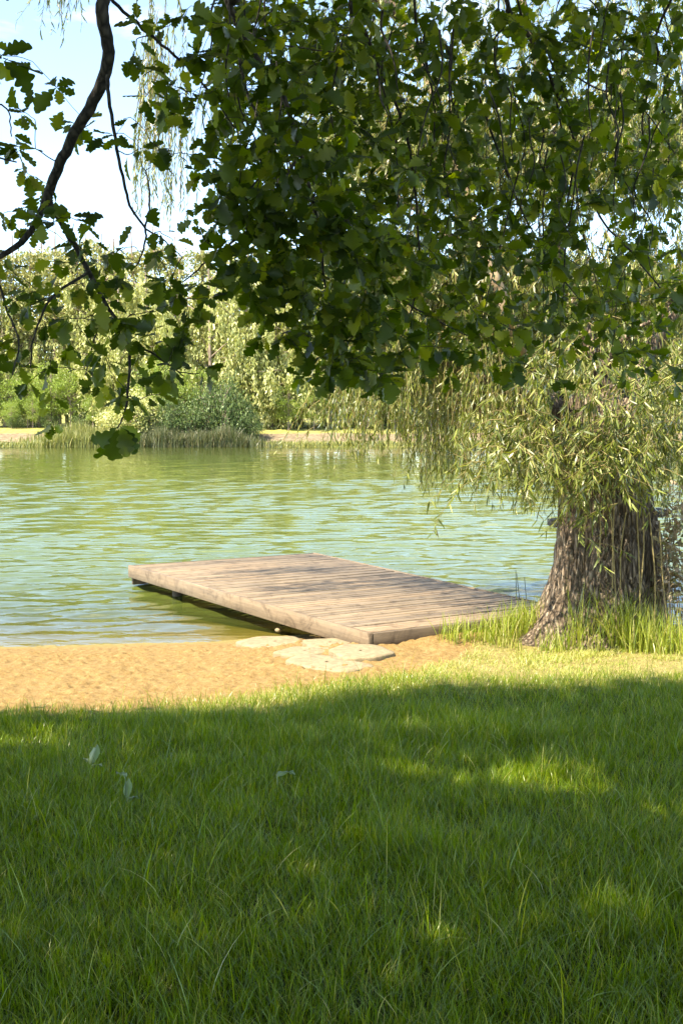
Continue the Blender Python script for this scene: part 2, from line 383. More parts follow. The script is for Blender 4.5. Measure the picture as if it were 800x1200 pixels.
mb = MB(); mb.box((.02, DL / 2, DZ - .073), .045, DL, .155, uz=(0, 0, 1)); jpart('side_beam', mb, M['beam'], .004)
mb = MB(); mb.box((DW - .22, DL / 2, DZ - .073), .045, DL, .155, (DL, -.40, 0) / np.hypot(DL, .4), (.40, DL, 0) / np.hypot(DL, .4)); jpart('side_beam', mb, M['beam'], .004)
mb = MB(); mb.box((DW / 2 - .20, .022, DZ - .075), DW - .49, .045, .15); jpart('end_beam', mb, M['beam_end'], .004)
mb = MB(); mb.box((DW / 2, DL - .022, DZ - .125), DW - .087, .045, .25); jpart('end_beam', mb, M['beam_end'], .004)  # extra depth added to block the sky's reflection under the jetty
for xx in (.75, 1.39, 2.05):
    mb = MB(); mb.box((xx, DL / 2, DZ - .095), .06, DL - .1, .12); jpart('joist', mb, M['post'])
for xx, yy in ((.2, 4.55), (2.55, 4.55), (.62, 2.6), (2.2, 2.6)):
    mb = MB(); mb.tube([(xx, yy, -1.4), (xx, yy, DZ - .03)], .06, 10); jpart('post', mb, M['post'])

# ------------------------------------------------------------------ flat stones in the sand
M['stone'] = plain_mat('sand_stone', (.15, .115, .062), (.29, .23, .135), 18, .9, .5, .012)
def stone(pxs, zt, label, thick=.09, name='flat_stone', grp='flat stepping stones beside the jetty'):
    """slab whose worn outline passes through these photo pixels on the plane z = zt"""
    for _ in range(6):
        m_ = np.mean(pxs, 0); d = at(m_[0], m_[1], 1.); t = (zt - H) / (d[2] - H); zt = float(ground_z(d[0] * t, t)) + .024
    pts = []
    for px, py in pxs:
        d = at(px, py, 1.0); t = (zt - H) / (d[2] - H); pts.append(((d[0]) * t, t))
    pts = np.array(pts); c0 = pts.mean(0)
    n = 40; cl = np.vstack([pts, pts[:1]]); seg = np.r_[0, np.cumsum(np.linalg.norm(np.diff(cl, axis=0), axis=1))]
    s = np.linspace(0, seg[-1], n, endpoint=False)
    o = np.stack([np.interp(s, seg, cl[:, 0]), np.interp(s, seg, cl[:, 1])], 1)
    for _ in range(1): o = .5 * o + .25 * np.roll(o, 1, 0) + .25 * np.roll(o, -1, 0)
    o = o + (o - c0) * .16 * (fbm(o[:, 0], o[:, 1], .16, 93)[:, None] - .5) + .014 * (fbm(o[:, 0], o[:, 1], .08, 91)[:, None] - .5)
    v = []; rings = [(1.0, -thick), (1.0, -.03), (1.0, -.010), (.985, -.002), (.85, .001), (.45, .004), (.05, .003)]
    for k, dz in rings:
        q = c0 + (o - c0) * k
        v.append(np.stack([q[:, 0], q[:, 1], zt + dz + .012 * (fbm(q[:, 0], q[:, 1], .13, 95) - .5)], 1))
    v = np.concatenate(v); i = np.arange(len(rings) - 1)[:, None] * n; j = np.arange(n)[None]; j2 = (j + 1) % n
    f = np.stack([i + j, i + j2, i + n + j2, i + n + j], -1).reshape(-1, 4)
    loc = np.array([c0[0], c0[1], zt - thick])
    ob = obj(name, mesh(name, v - loc, f, M['stone'], True), None, loc)
    return tag(ob, label, 'stone', grp)
stone([(275, 752), (300, 745), (345, 745), (362, 752), (352, 759), (300, 759)], .10, 'long pale flat stone at the water edge, farthest from the grass')
stone([(355, 749), (400, 747), (418, 752), (398, 757), (362, 758)], .125, 'narrow pale flat stone tucked against the side of the jetty')
stone([(318, 764), (345, 757), (392, 758), (380, 765), (350, 769)], .125, 'thin sand-covered flat stone in the middle of the stone group')
stone([(384, 761), (402, 754), (440, 754), (463, 765), (440, 770), (405, 771)], .15, 'large pale flat stone lying right below the jetty corner')
stone([(333, 773), (355, 765), (392, 768), (440, 780), (410, 787), (370, 784)], .155, 'pale flat stone nearest the grass with weathered pointed end')
# a small pale pebble under the beam
th = np.linspace(0, math.pi, 8); ph = np.linspace(0, 2 * math.pi, 14, endpoint=False)
sv = np.array([(math.sin(t) * math.cos(q) * .032 * (1 + .2 * math.sin(3 * q)), math.sin(t) * math.sin(q) * .03, math.cos(t) * .022) for t in th for q in ph])
sf = np.array([(i * 14 + j, i * 14 + (j + 1) % 14, (i + 1) * 14 + (j + 1) % 14, (i + 1) * 14 + j) for i in range(7) for j in range(14)])
pb = at(326, 738, 10.9)
tag(obj('pebble', mesh('pebble', sv, sf, M['stone'], True), None, (pb[0], pb[1], .04)), 'small pale stone in the dark gap beneath the jetty beam', 'stone')

# ------------------------------------------------------------------ grass
def blades(mb, P, length, width, bend, head=None, seg=3, twist=1.0):
    n = len(P); head = rng.uniform(0, 2 * math.pi, n) if head is None else head
    d = np.stack([np.cos(head), np.sin(head), np.zeros(n)], 1)
    tw = head + math.pi / 2 + rng.normal(0, .5 * twist, n)
    w = np.stack([np.cos(tw), np.sin(tw), np.zeros(n)], 1)
    vs = []
    for k in range(seg + 1):
        s = k / seg
        c = P + d * (length * bend * (.25 * s + .75 * s * s))[:, None] + np.array([0, 0, 1.]) * (length * (s * np.sqrt(np.clip(1 - (bend * .55) ** 2, .1, 1)) - .45 * np.clip(bend - .45, 0, 1) * s ** 3))[:, None]
        wd = (width * (.75 + .5 * s) * (1 - s ** 2.2) * .5 + .00015)[:, None]
        vs += [c - w * wd, c + w * wd]
    v = np.stack(vs, 1); m = 2 * (seg + 1)
    f = np.array([(2 * k, 2 * k + 1, 2 * k + 3, 2 * k + 2) for k in range(seg)])
    mb.add(v.reshape(-1, 3), (f[None] + (np.arange(n) * m)[:, None, None]).reshape(-1, 4))

def lawn_points(n, x0, x1, y0, y1, fan=None):
    x = rng.uniform(x0, x1, n); y = rng.uniform(y0, y1, n)
    if fan is not None:
        k = np.abs(x) < fan * y + 1.9; x, y = x[k], y[k]
    k = y < grass_y(x) + .30 * (fbm(x, y, .25, 23) - .5) + rng.normal(0, .09, len(x)); x, y = x[k], y[k]
    k = (np.abs((x - 2.4) / .5) ** 2 + np.abs((y - 10.15) / .45) ** 2) > 1; x, y = x[k], y[k]
    k = y < shore_y(x) - .02
    return x[k], y[k]
mb = MB(); mbd = MB()
for (n, y0, y1) in ((215000, 1.2, 4.2), (200000, 4.2, 6.6), (195000, 6.6, 11.0)):
    x, y = lawn_points(n, -.36 * y1 - 1.9, .36 * y1 + 1.9, y0, y1, .36)
    dn = fbm(x, y, .22, 71); k = rng.uniform(0, 1, len(x)) < .52 + 1.2 * np.clip(dn - .25, 0, 1); x, y, dn = x[k], y[k], dn[k]
    big = fbm(x, y, .7, 73)
    short = np.clip((y - 6.4) / 1.0, 0, 1)
    Ln = (.042 + .095 * dn * big * 2.0) * rng.uniform(.5, 1.35, len(x)) * (1 - .48 * short)
    hd = fbm(x, y, .3, 75) * 14 + rng.normal(0, 1.6, len(x))
    P = np.stack([x, y, ground_z(x, y) - .012], 1); wd_ = rng.uniform(.0015, .0037, len(x)) * (.8 + .06 * y); bd = np.clip(rng.gamma(2.2, .25, len(x)), .03, 1.0)
    k = rng.uniform(0, 1, len(x)) < np.clip((y - shade_edge(x) + .35) / .8, 0, 1) * .9  # paler blades take over beyond the shade edge, painting in the sun
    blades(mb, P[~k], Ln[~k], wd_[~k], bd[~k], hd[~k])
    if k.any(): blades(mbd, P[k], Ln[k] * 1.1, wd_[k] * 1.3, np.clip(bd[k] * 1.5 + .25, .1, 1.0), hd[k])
for (n, y0, y1) in ((105000, 1.2, 4.2), (85000, 4.2, 8.0)):     # fine short bottom growth lying every way
    x, y = lawn_points(n, -.36 * y1 - 1.9, .36 * y1 + 1.9, y0, y1, .36); n_ = len(x)
    blades(mb, np.stack([x, y, ground_z(x, y) + rng.uniform(-.01, .035, n_)], 1), rng.uniform(.04, .10, n_), rng.uniform(.0012, .0028, n_) * (.8 + .06 * y), rng.uniform(.35, 1.0, n_))
# long arching blades and stalks standing over the sward
x, y = lawn_points(5000, -4.4, 4.4, 1.6, 8.2, .36); k = fbm(x, y, .5, 79) > .47; x, y = x[k], y[k]
blades(mb, np.stack([x, y, ground_z(x, y)], 1), rng.uniform(.12, .27, len(x)), rng.uniform(.0022, .0045, len(x)), rng.uniform(.2, .95, len(x)), seg=5)
v, f = mb.arrays()
tag(obj('lawn_grass', mesh('lawn_grass', v, f, M['grass'])), 'long uneven green grass of the lawn, half in tree shade', 'grass', kind='stuff')
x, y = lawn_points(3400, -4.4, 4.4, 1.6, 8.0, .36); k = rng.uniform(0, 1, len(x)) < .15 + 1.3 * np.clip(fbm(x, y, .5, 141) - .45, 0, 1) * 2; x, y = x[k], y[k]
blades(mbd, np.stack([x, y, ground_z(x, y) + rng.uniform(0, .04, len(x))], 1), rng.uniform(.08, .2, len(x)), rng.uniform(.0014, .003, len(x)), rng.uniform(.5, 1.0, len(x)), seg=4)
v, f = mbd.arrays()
tag(obj('sun_tint_dry_grass', mesh('sun_tint_dry_grass', v, f, M['sun_tint_dry_grass'])), 'short yellowish drying grass, tinted paler for sunlight, between the lawn and the sand', 'grass', kind='stuff')
# tall grass round the willow foot and along the jetty edge
mb = MB()
def tuft(cx, cy, r, n, l0, l1):
    a = rng.uniform(0, 2 * math.pi, n); q = r * np.sqrt(rng.uniform(0, 1, n))
    x = cx + q * np.cos(a); y = cy + q * np.sin(a)
    u = (x - DX) * du[0] + (y - DY) * du[1]; v = (x - DX) * dv[0] + (y - DY) * dv[1]
    k = ~((u > 0) & (u < DW - .4 + .07 * v) & (v > -.03) & (v < DL)); x, y = x[k], y[k]; n = len(x)
    blades(mb, np.stack([x, y, ground_z(x, y) - .01], 1), rng.uniform(l0, l1, n), rng.uniform(.005, .010, n), np.clip(rng.gamma(2, .17, n), .03, .9), seg=4)
for px, py, n, r, l0, l1 in ((575, 722, 120, .2, .14, .36), (600, 716, 160, .2, .16, .4), (618, 715, 120, .2, .12, .3), (500, 742, 30, .10, .08, .22), (535, 738, 120, .16, .12, .34), (560, 735, 170, .2, .14, .36), (590, 735, 120, .22, .10, .26), (620, 738, 110, .25, .08, .24),
                             (650, 745, 110, .25, .10, .28), (690, 750, 150, .25, .14, .40), (715, 752, 200, .2, .2, .62), (735, 755, 240, .22, .18, .56), (765, 760, 260, .25, .16, .46), (790, 762, 240, .25, .14, .42), (672, 748, 60, .1, .3, .66)):
    d = at(px, py, 1.); t = (.17 - H) / (d[2] - H); tuft(d[0] * t, min(t, 9.55 if px > 620 else 10.3), r, n, l0, l1)
for u_ in np.arange(.75, 2.75, .13):
    p_ = A0 + du * u_ - dv * random.uniform(.08, .3); tuft(p_[0], p_[1], .15, int(30 + 26 * u_), .10 + .05 * u_, .18 + .12 * u_)
for _ in range(26):
    p_ = A0 + du * random.uniform(.9, 2.7) - dv * random.uniform(.2, .9); tuft(p_[0], p_[1], .12, 26, .06, .2)
v, f = mb.arrays()
tag(obj('tall_grass', mesh('tall_grass', v, f, M['tall_grass'])), 'tall sunlit grass round the foot of the willow', 'grass', kind='stuff')

# ------------------------------------------------------------------ oak: boughs, twigs, leaves
def oak_template(segs, curl, cup, seed):
    r = np.random.default_rng(seed)
    T = np.linspace(0, 1, 27); lobes = 4.2 + .5 * r.uniform(-1, 1)
    env = np.interp(T, [0, .1, .25, .45, .68, .85, .96, 1], [.012, .05, .17, .27, .335, .26, .12, .03])
    W = env * (.44 + .56 * np.abs(np.sin(math.pi * (lobes * np.clip(T - .07, 0, 1) / .93))) ** .55)
    if segs == 'low':
        T = np.array([0, .25, .65, 1.0]); W = np.array([.03, .2, .31, .06])
    Wl = W * (1 + .12 * np.sin(T * 9 + seed)); Wr = W * (1 + .12 * np.sin(T * 8 + 2 * seed + 1)); Tl = T + .07 * (W - .5 * env if segs == 'hi' else W * 0); bend = .06 * r.normal()
    def pt(side, t, w): return (side * w + bend * math.sin(t * 3), t, -curl * t * t + cup * w + .02 * math.sin(9 * t + side))
    v = []
    for i in range(len(T)):
        v += [pt(-1, Tl[i], Wl[i]), (bend * math.sin(T[i] * 3), T[i], -curl * T[i] ** 2), pt(1, Tl[i], Wr[i])]
    f = []
    for i in range(len(T) - 1):
        a = 3 * i; f += [(a, a + 1, a + 4, a + 3), (a + 1, a + 2, a + 5, a + 4)]
    return np.array(v), np.array(f)
OAK = [oak_template('hi', c, u, s) for s, (c, u) in enumerate(((.05, .15), (.2, .3), (.32, .1), (.12, -.15), (.25, .45), (-.1, .2)))]
OAKLOW = [oak_template('low', .15, .2, 9), oak_template('low', .3, -.1, 10)]

oak = empty('oak_tree', (-2.6, -2.2, float(ground_z(-2.6, -2.2))), 'spreading oak whose dark leafy boughs hang down over the lawn from above', 'tree')
NODES = []                      # (point, radius) the twigs may grow from
def smooth_path(P, k=6, jit=.0):
    P = np.asarray(P, float); n = len(P)
    if n < 3: return np.linspace(P[0], P[-1], k + 1)
    t = np.arange(n); tt = np.linspace(0, n - 1, (n - 1) * k + 1)
    Q = np.zeros((len(tt), 3)); E = np.vstack([2 * P[0] - P[1], P, 2 * P[-1] - P[-2]])
    for i, u in enumerate(tt):
        j = min(int(u), n - 2); s = u - j; a, b, c, d = E[j], E[j + 1], E[j + 2], E[j + 3]
        Q[i] = .5 * (2 * b + (c - a) * s + (2 * a - 5 * b + 4 * c - d) * s * s + (3 * b - a - 3 * c + d) * s ** 3)
    if jit: Q[1:-1] += rng.normal(0, jit, Q[1:-1].shape)
    return Q
trunk_top = np.array([-2.3, -1.6, 3.2])
mb = MB(); q = smooth_path([(-2.6, -2.2, .3), (-2.62, -2.1, 1.2), (-2.5, -1.9, 2.2), trunk_top, (-2.2, -1.3, 4.6), (-2.4, -.8, 6.4), (-2.5, -.4, 8.2)])
mb.tube(q, np.interp(np.linspace(0, 1, len(q)), [0, .12, .5, 1], [.42, .32, .24, .07]), 14)
build('trunk', mb, M['oak_bark'], oak, True)
def branch(pts, r0, r1, sides=8, node=True, jit=.0012):
    q = smooth_path(pts, 6, jit)
    r = np.linspace(r0, r1, len(q))
    mb = MB(); mb.tube(q, r, sides); build('branch', mb, M['oak_bark'], oak, True)
    if node:
        for p_, r_ in zip(q, r): NODES.append((p_, r_))
    return q
def pxb(l, r0, r1, extra=(), **k):
    """a bough along photo pixels (px, py, distance), led out of the frame by extra world points"""
    return branch([np.array(e_, float) for e_ in extra] + [at(*p_) for p_ in l], r0, r1, **k)
# heavy boughs above the frame
g1 = branch([trunk_top, (-2.0, 0, 4.3), (-1.5, 1.6, 4.6), (-.95, 2.75, 4.1), (-.66, 2.95, 3.5)], .085, .019, 8)
g2 = branch([trunk_top + [0, 0, .4], (-1.2, .6, 5.2), (-.4, 2.4, 5.4), (.3, 4.0, 5.0), (1.0, 5.2, 4.6)], .11, .02, 8)
g3 = branch([trunk_top + [.1, 0, .1], (-.8, 0, 4.2), (.9, 1.8, 4.7), (2.3, 3.6, 4.7)], .10, .02, 8)
g4 = branch([trunk_top + [0, .1, .2], (-2.6, 1.2, 4.8), (-2.4, 3.4, 5.6)], .10, .02, 8)
# boughs that come into view
pxb([(118, -20, 2.95), (121, 20, 2.95), (127, 68, 3.0), (113, 112, 3.05), (88, 155, 3.1), (68, 198, 3.15), (55, 232, 3.2)], .0185, .0135, [g1[-1]])
pxb([(55, 232, 3.2), (42, 262, 3.22), (22, 287, 3.2), (-5, 303, 3.15), (-60, 330, 3.1), (-130, 350, 3.0)], .011, .005)
pxb([(55, 232, 3.2), (73, 262, 3.22), (100, 310, 3.28), (115, 340, 3.3), (128, 362, 3.32), (150, 400, 3.35), (151, 445, 3.34), (147, 480, 3.33), (138, 502, 3.32)], .0095, .002)
pxb([(150, 400, 3.35), (180, 415, 3.4), (198, 428, 3.42), (216, 441, 3.45)], .004, .0018)
pxb([(122, 355, 3.32), (110, 400, 3.3), (100, 440, 3.3)], .003, .0015)
pxb([(105, 318, 3.28), (60, 350, 3.2), (40, 395, 3.1), (36, 430, 3.1)], .0045, .0018)
pxb([(-10, 305, 3.15), (8, 360, 3.1), (22, 400, 3.05), (15, 440, 3.0)], .004, .0016)
pxb([(128, -5, 3.0), (168, 33, 3.05), (212, 72, 3.1), (245, 108, 3.2), (275, 150, 3.3)], .0058, .0025, [at(122, -40, 2.95)])
pxb([(126, 88, 3.0), (129, 125, 3.0), (142, 198, 3.05), (152, 240, 3.1), (170, 268, 3.12), (168, 292, 3.15), (160, 312, 3.18)], .0055, .002)
pxb([(170, 268, 3.12), (176, 235, 3.1), (172, 205, 3.1), (168, 196, 3.1)], .003, .0014)
pxb([(170, 268, 3.12), (190, 280, 3.15), (214, 302, 3.2)], .003, .0016)
pxb([(265, -8, 3.3), (281, 34, 3.35), (306, 77, 3.45), (330, 108, 3.5), (352, 180, 3.65), (372, 260, 3.8), (380, 330, 3.9)], .013, .004, [(-.9, 2.2, 4.7), at(255, -70, 3.2)])
pxb([(281, 34, 3.35), (325, 52, 3.4), (392, 61, 3.45)], .0045, .002)
pxb([(279, 45, 3.35), (286, 98, 3.4), (305, 145, 3.45), (318, 190, 3.5), (322, 240, 3.5), (330, 300, 3.55)], .005, .002)
pxb([(410, -8, 3.8), (428, 38, 3.85), (446, 82, 3.9), (475, 155, 4.0), (487, 240, 4.1), (490, 330, 4.2), (470, 395, 4.3)], .0085, .003, [(-.4, 2.5, 5.35), (0, 3.2, 4.6)])
pxb([(484, -8, 4.0), (497, 60, 4.05), (509, 130, 4.1), (503, 200, 4.1), (488, 262, 4.1)], .006, .002, [(.1, 3.4, 5.1)])
pxb([(594, 4, 4.2), (578, 48, 4.25), (560, 112, 4.3), (536, 155, 4.35), (515, 200, 4.4)], .005, .002, [(.3, 4, 5.0), (.55, 4.1, 4.2)])
pxb([(592, -6, 4.2), (621, 45, 4.3), (646, 95, 4.4), (668, 150, 4.5), (680, 190, 4.6), (703, 255, 4.7), (738, 294, 4.8), (775, 340, 4.9)], .0105, .003, [(.3, 4, 5.0), (.5, 4.1, 4.3)])
pxb([(604, -6, 4.2), (640, 60, 4.35), (667, 125, 4.4)], .005, .003, [(.3, 4, 5.0), (.55, 4.1, 4.3)])
pxb([(676, 180, 4.55), (664, 240, 4.6), (660, 330, 4.7), (655, 400, 4.7)], .005, .0018)
pxb([(790, -8, 4.6), (770, 70, 4.7), (752, 150, 4.8), (770, 240, 4.9)], .007, .0025, [(2.0, 4.3, 4.9)])
pxb([(640, 60, 4.35), (690, 100, 4.5), (745, 120, 4.7), (790, 180, 4.8)], .004, .002)
pxb([(372, 260, 3.8), (420, 300, 4.1), (470, 350, 4.4), (520, 380, 4.6), (560, 400, 4.8)], .006, .002)
pxb([(380, 330, 3.9), (392, 380, 4.0), (405, 425, 4.05)], .004, .0015)
pxb([(352, 180, 3.65), (300, 260, 3.6), (250, 300, 3.5), (215, 330, 3.45)], .005, .002)
pxb([(560, 112, 4.3), (600, 220, 4.6), (640, 300, 4.8), (700, 380, 5.0)], .005, .002)
pxb([(-60, 60, 2.5), (-20, 62, 2.5), (2, 68, 2.5)], .004, .002, [(-1.4, 1.4, 4.3), (-1.2, 2.3, 3.3)])
pxb([(-60, 110, 2.8), (-15, 118, 2.8), (8, 128, 2.8), (14, 160, 2.8)], .004, .0016, [(-1.5, 1.6, 4.6), (-1.25, 2.5, 3.4)])
pxb([(-60, 175, 2.7), (-20, 180, 2.75), (20, 190, 2.8)], .005, .002, [(-1.25, 2.5, 3.4)])

# how thick the leaves stand: rows of 50 px from the top of the photo, columns of 50 px
DENS = ["0012577876677888", "1004757888778888", "1114757888888878", "3124437888888888", "5211168888887878", "6444368999987767", "5576437999867777", "5577604899776677", "4477500478432343", "0133000000000000", "0000000000000000"]
leafmb = MB(); twigmb = MB()
gaps = [(.9, 5.1, .40, .32), (1.42, 4.55, .30, .16), (-1.85, 6.1, .32, .2), (.35, 5.9, .16, .1), (-1.9, 7.0, .5, .12)]
def lit_ok(P):
    """whether a leafy twig here leaves the open strip before the lake, and the gaps in the crown, in the sun"""
    t = (P[2] - .32) / SUN[2]; x, y = P[0] - SUN[0] * t, P[1] - SUN[1] * t
    if y > shade_edge(x) - .22: return False
    return not any(((x - a) / (c + .08)) ** 2 + ((y - b) / (d + .08)) ** 2 < 1 for a, b, c, d in gaps)
lp, la, ln, ls = [], [], [], []
nodeP = np.array([n_[0] for n_ in NODES]); nodeR = np.array([n_[1] for n_ in NODES])
anchors = []
for r_, row in enumerate(DENS):
    for c_, ch in enumerate(row):
        m_ = float(ch) * (1.6 if c_ >= 9 else (2.5 if 3 <= r_ <= 7 and c_ <= 10 else 2.7) if c_ >= 5 else .58)
        k_ = int(m_) + (random.random() < m_ % 1)
        for _ in range(k_):
            px = c_ * 50 + random.uniform(0, 50); py = r_ * 50 + random.uniform(0, 50)
            if c_ < 5: Yd = random.uniform(2.75, 3.7)
            else:
                t = min(1, (px - 220) / 560); Yd = random.uniform(3.2 + .5 * t, 4.6 + 2.0 * t)
            for tr_ in range(12):
                A_ = at(px, py, Yd)
                if lit_ok(A_): break
                Yd = max(2.6, Yd - .25) if c_ >= 5 else random.uniform(2.6, 3.7)
            anchors.append(A_)
for _ in range(520):             # the same boughs go on beyond the frame's edges
    e_ = random.choice('tttrrl')
    px, py = {'t': (random.uniform(150, 900), random.uniform(-420, -5)), 'r': (random.uniform(805, 1150), random.uniform(-200, 400)), 'l': (random.uniform(-420, -10), random.uniform(180, 430))}[e_]
    t = min(1, max(0, (px - 220) / 560)); 
    A_ = at(px, py, random.uniform(3.0 + .6 * t, 4.4 + 2.0 * t))
    if lit_ok(A_): anchors.append(A_)
anchors = np.array(anchors)
dist = np.min(np.linalg.norm(anchors[:, None] - nodeP[None], axis=2), axis=1)
NP = list(nodeP); NR = list(nodeR)
NPa = np.zeros((60000, 3)); NRa = np.zeros(60000); cnt = len(NP); NPa[:cnt] = NP; NRa[:cnt] = NR
def px_of(P): return float(proj(P)[0])
for a_ in anchors[np.argsort(dist)]:
    dd = np.linalg.norm(NPa[:cnt] - a_, axis=1) + .25 * np.clip(a_[2] - NPa[:cnt, 2], 0, 2); j = int(np.argmin(dd)); b_ = NPa[j]; ln_ = np.linalg.norm(a_ - b_)
    mid = (a_ + b_) / 2 + rng.normal(0, .07 * ln_ + .004, 3) + [0, 0, .08 * ln_]
    q = smooth_path([b_, mid, a_], 4, .002)
    r0 = min(NRa[j] * .8, .0012 + .004 * ln_)
    twigmb.tube(q, np.linspace(r0, .0011, len(q)), 4)
    m_ = len(q) - 1; NPa[cnt:cnt + m_] = q[1:]; NRa[cnt:cnt + m_] = np.linspace(r0, .0011, len(q))[1:]; cnt += m_
    td = unit(a_ - q[-3])
    k_ = random.randint(5, 9)
    for i in range(k_):
        u = rng.normal(0, 1, 3); al = unit(td * .7 + u * .75 + np.array([0, 0, -.35]))
        base = q[-1] if i < 4 else q[-1 - random.randint(1, 4)]
        lp.append(base + al * .008); la.append(al)
        ln.append(unit(np.array([0, -.45, .75]) + rng.normal(0, .55, 3))); ls.append(random.uniform(.044, .086) * (.95 if px_of(a_) > 430 else .96 if px_of(a_) > 230 else .88) * (1.0 if i < 4 else .8))
# long bare-looking twigs trailing down through the leaves
for _ in range(70):
    px = random.uniform(240, 790); t = min(1, (px - 220) / 560); Yd = random.uniform(3.1 + .4 * t, 4.2 + 1.2 * t); y0 = random.uniform(-60, 200); l_ = random.uniform(90, 260)
    pts = [at(px, y0, Yd)]
    for k_ in range(1, 6): pts.append(at(px + random.gauss(0, 5) + random.choice((-1, 1)) * 0 + l_ * .05 * k_ * math.sin(px), y0 + l_ * k_ / 5, Yd + random.gauss(0, .03)))
    q = smooth_path(pts, 3); twigmb.tube(q, np.linspace(random.uniform(.0022, .0045), .0012, len(q)), 5)
# leaves drawn out by hand: the loose sprig at the upper left and the tip hanging over the lake
def hand(px0, py0, px1, py1, Yd, nr):
    a = at(px0, py0, Yd); b = at(px1, py1, Yd + random.uniform(-.04, .04)); lp.append(a); la.append(b - a); ln.append(np.array(nr, float)); ls.append(np.linalg.norm(b - a))
for h_ in ((2, 66, 33, 50, 2.5, (.1, -1, .5)), (2, 70, 34, 104, 2.5, (.5, -1, .2)), (4, 68, 48, 92, 2.5, (.2, -.3, 1)), (-12, 68, 18, 92, 2.48, (.2, -1, 0)),
           (66, 103, 40, 128, 3.05, (0, -1, .3)), (66, 103, 87, 90, 3.05, (0, -1, .3)), (66, 103, 88, 110, 3.06, (0, -1, .4)), (66, 104, 70, 124, 3.05, (.3, -1, .3)), (66, 102, 55, 92, 3.05, (0, -1, .3)), (74, 130, 66, 150, 3.08, (.2, -1, .2)),
           (138, 500, 105, 514, 3.32, (0, -1, .4)), (138, 500, 116, 541, 3.32, (.9, -.5, .2)), (140, 502, 130, 540, 3.31, (.3, -1, .1)), (142, 500, 158, 532, 3.32, (0, -1, .3)), (141, 499, 147, 535, 3.3, (.3, -1, 0)), (142, 498, 162, 518, 3.33, (0, -1, .5))):
    hand(*h_)
lp, la, ln, ls = map(np.array, (lp, la, ln, ls))
kind_ = rng.integers(0, len(OAK), len(lp))
for i, (tv, tf) in enumerate(OAK):
    k = kind_ == i
    scatter(leafmb, tv, tf, lp[k], la[k], ln[k], np.stack([ls[k] * rng.uniform(.85, 1.12, k.sum()), ls[k], ls[k]], 1))
build('foliage', leafmb, M['oak_leaf'], oak)
# the rest of the crown, overhead and behind: it shades the lawn
mb = MB(); wd = MB()
C = []
while len(C) < 6800:
    x, y = random.uniform(-5.2, 5.6), random.uniform(-3.5, 8)
    if random.random() < .25: x, y = random.uniform(-7, 6.5), random.uniform(-6, 8)
    if y > shade_edge(x) - .26 + random.gauss(0, .05): continue
    if any(((x - a) / (c + .10)) ** 2 + ((y - b) / (d + .10)) ** 2 < 1 for a, b, c, d in gaps): continue
    t = random.uniform(3.6, 9.0) / SUN[2]
    P = np.array([x, y, float(ground_z(x, y))]) + SUN * t
    u, w = proj(P)
    if P[1] > 0 and -160 < u < 960 and w > -60: continue
    C.append(P)
C = np.array(C); lp = np.repeat(C, 12, 0) + rng.normal(0, .14, (len(C) * 12, 3)); nn = len(lp)
la = rng.normal(0, 1, (nn, 3)) + [0, 0, -.3]; ln = rng.normal(0, .5, (nn, 3)) + [0, 0, 1]; ls = rng.uniform(.12, .18, nn)
u, w = proj(lp); k = ~((lp[:, 1] > .3) & (u > -40) & (u < 840) & (w > -20)); lp, la, ln, ls = lp[k], la[k], ln[k], ls[k]
kk = rng.integers(0, 2, len(lp))
for i in (0, 1): scatter(mb, *OAKLOW[i], lp[kk == i], la[kk == i], ln[kk == i], ls[kk == i])
build('crown', mb, M['oak_leaf'], oak)
hub = np.vstack([g1, g2, g3, g4, smooth_path([trunk_top, (-2.2, -1.3, 4.6), (-2.4, -.8, 6.4), (-2.5, -.4, 8.2)])])
for P in C[::20]:
    j = int(np.argmin(np.linalg.norm(hub - P, axis=1) + np.clip(hub[:, 2] - P[2], 0, 9)))
    q = smooth_path([hub[j], (hub[j] + P) / 2 + rng.normal(0, .15, 3), P], 4)
    u, w = proj(q)
    if np.any((q[:, 1] > 0) & (u > -30) & (u < 830) & (w > -20)): continue
    twigmb.tube(q, np.linspace(.02, .004, len(q)), 5)
build('twigs', twigmb, M['oak_bark'], oak)

# ------------------------------------------------------------------ willow on the shore
WB = np.array([2.40, 10.1, .12])
willow = empty('willow_tree', WB, 'old willow with thick furrowed trunk and trailing pale leaves beside the jetty', 'tree')
# trunk: rings of (z, left px edge, right px edge)
prof = [(-.15, 572, 790), (.10, 590, 786), (.18, 604, 784), (.28, 620, 782), (.42, 633, 781), (.6, 642, 780), (.8, 648, 778), (1.0, 651, 774), (1.2, 652, 770), (1.45, 652, 764), (1.7, 650, 758), (1.95, 648, 748), (2.15, 650, 735), (2.35, 655, 720)]
nr, ns = 130, 220
zz = np.linspace(-.15, 2.35, nr); pz = np.array([p_[0] for p_ in prof])
lx = np.interp(zz, pz, [(p_[1] - 400) / F * 10.1 for p_ in prof]); rx = np.interp(zz, pz, [(p_[2] - 400) / F * 10.1 for p_ in prof])
ang = np.linspace(0, 2 * math.pi, ns, endpoint=False)
ZZ, AN = np.meshgrid(zz, ang, indexing='ij')
cx = ((lx + rx) / 2)[:, None]; rr = ((rx - lx) / 2)[:, None]
fl = np.clip((.6 - ZZ) / .75, 0, 1) ** 2
rad = rr * (1 + .06 * np.sin(3 * AN + .5) + .04 * np.sin(5 * AN + 2) + .10 * fl * np.sin(7 * AN + 1.2))
ux_, vz_ = np.cos(AN) * 1.0, np.sin(AN)
wob = .35 * vnoise(AN * 1.2, ZZ, .5, 7)
ridge = np.abs(vnoise(np.cos(AN) * 1.0 + wob + ZZ * .12, np.sin(AN) * 1.0 + wob * .6, .085, 3) - .5) * 2
ridge2 = fbm(AN * .46 + wob * .35, ZZ * .16 + AN * .05, .034, 13)
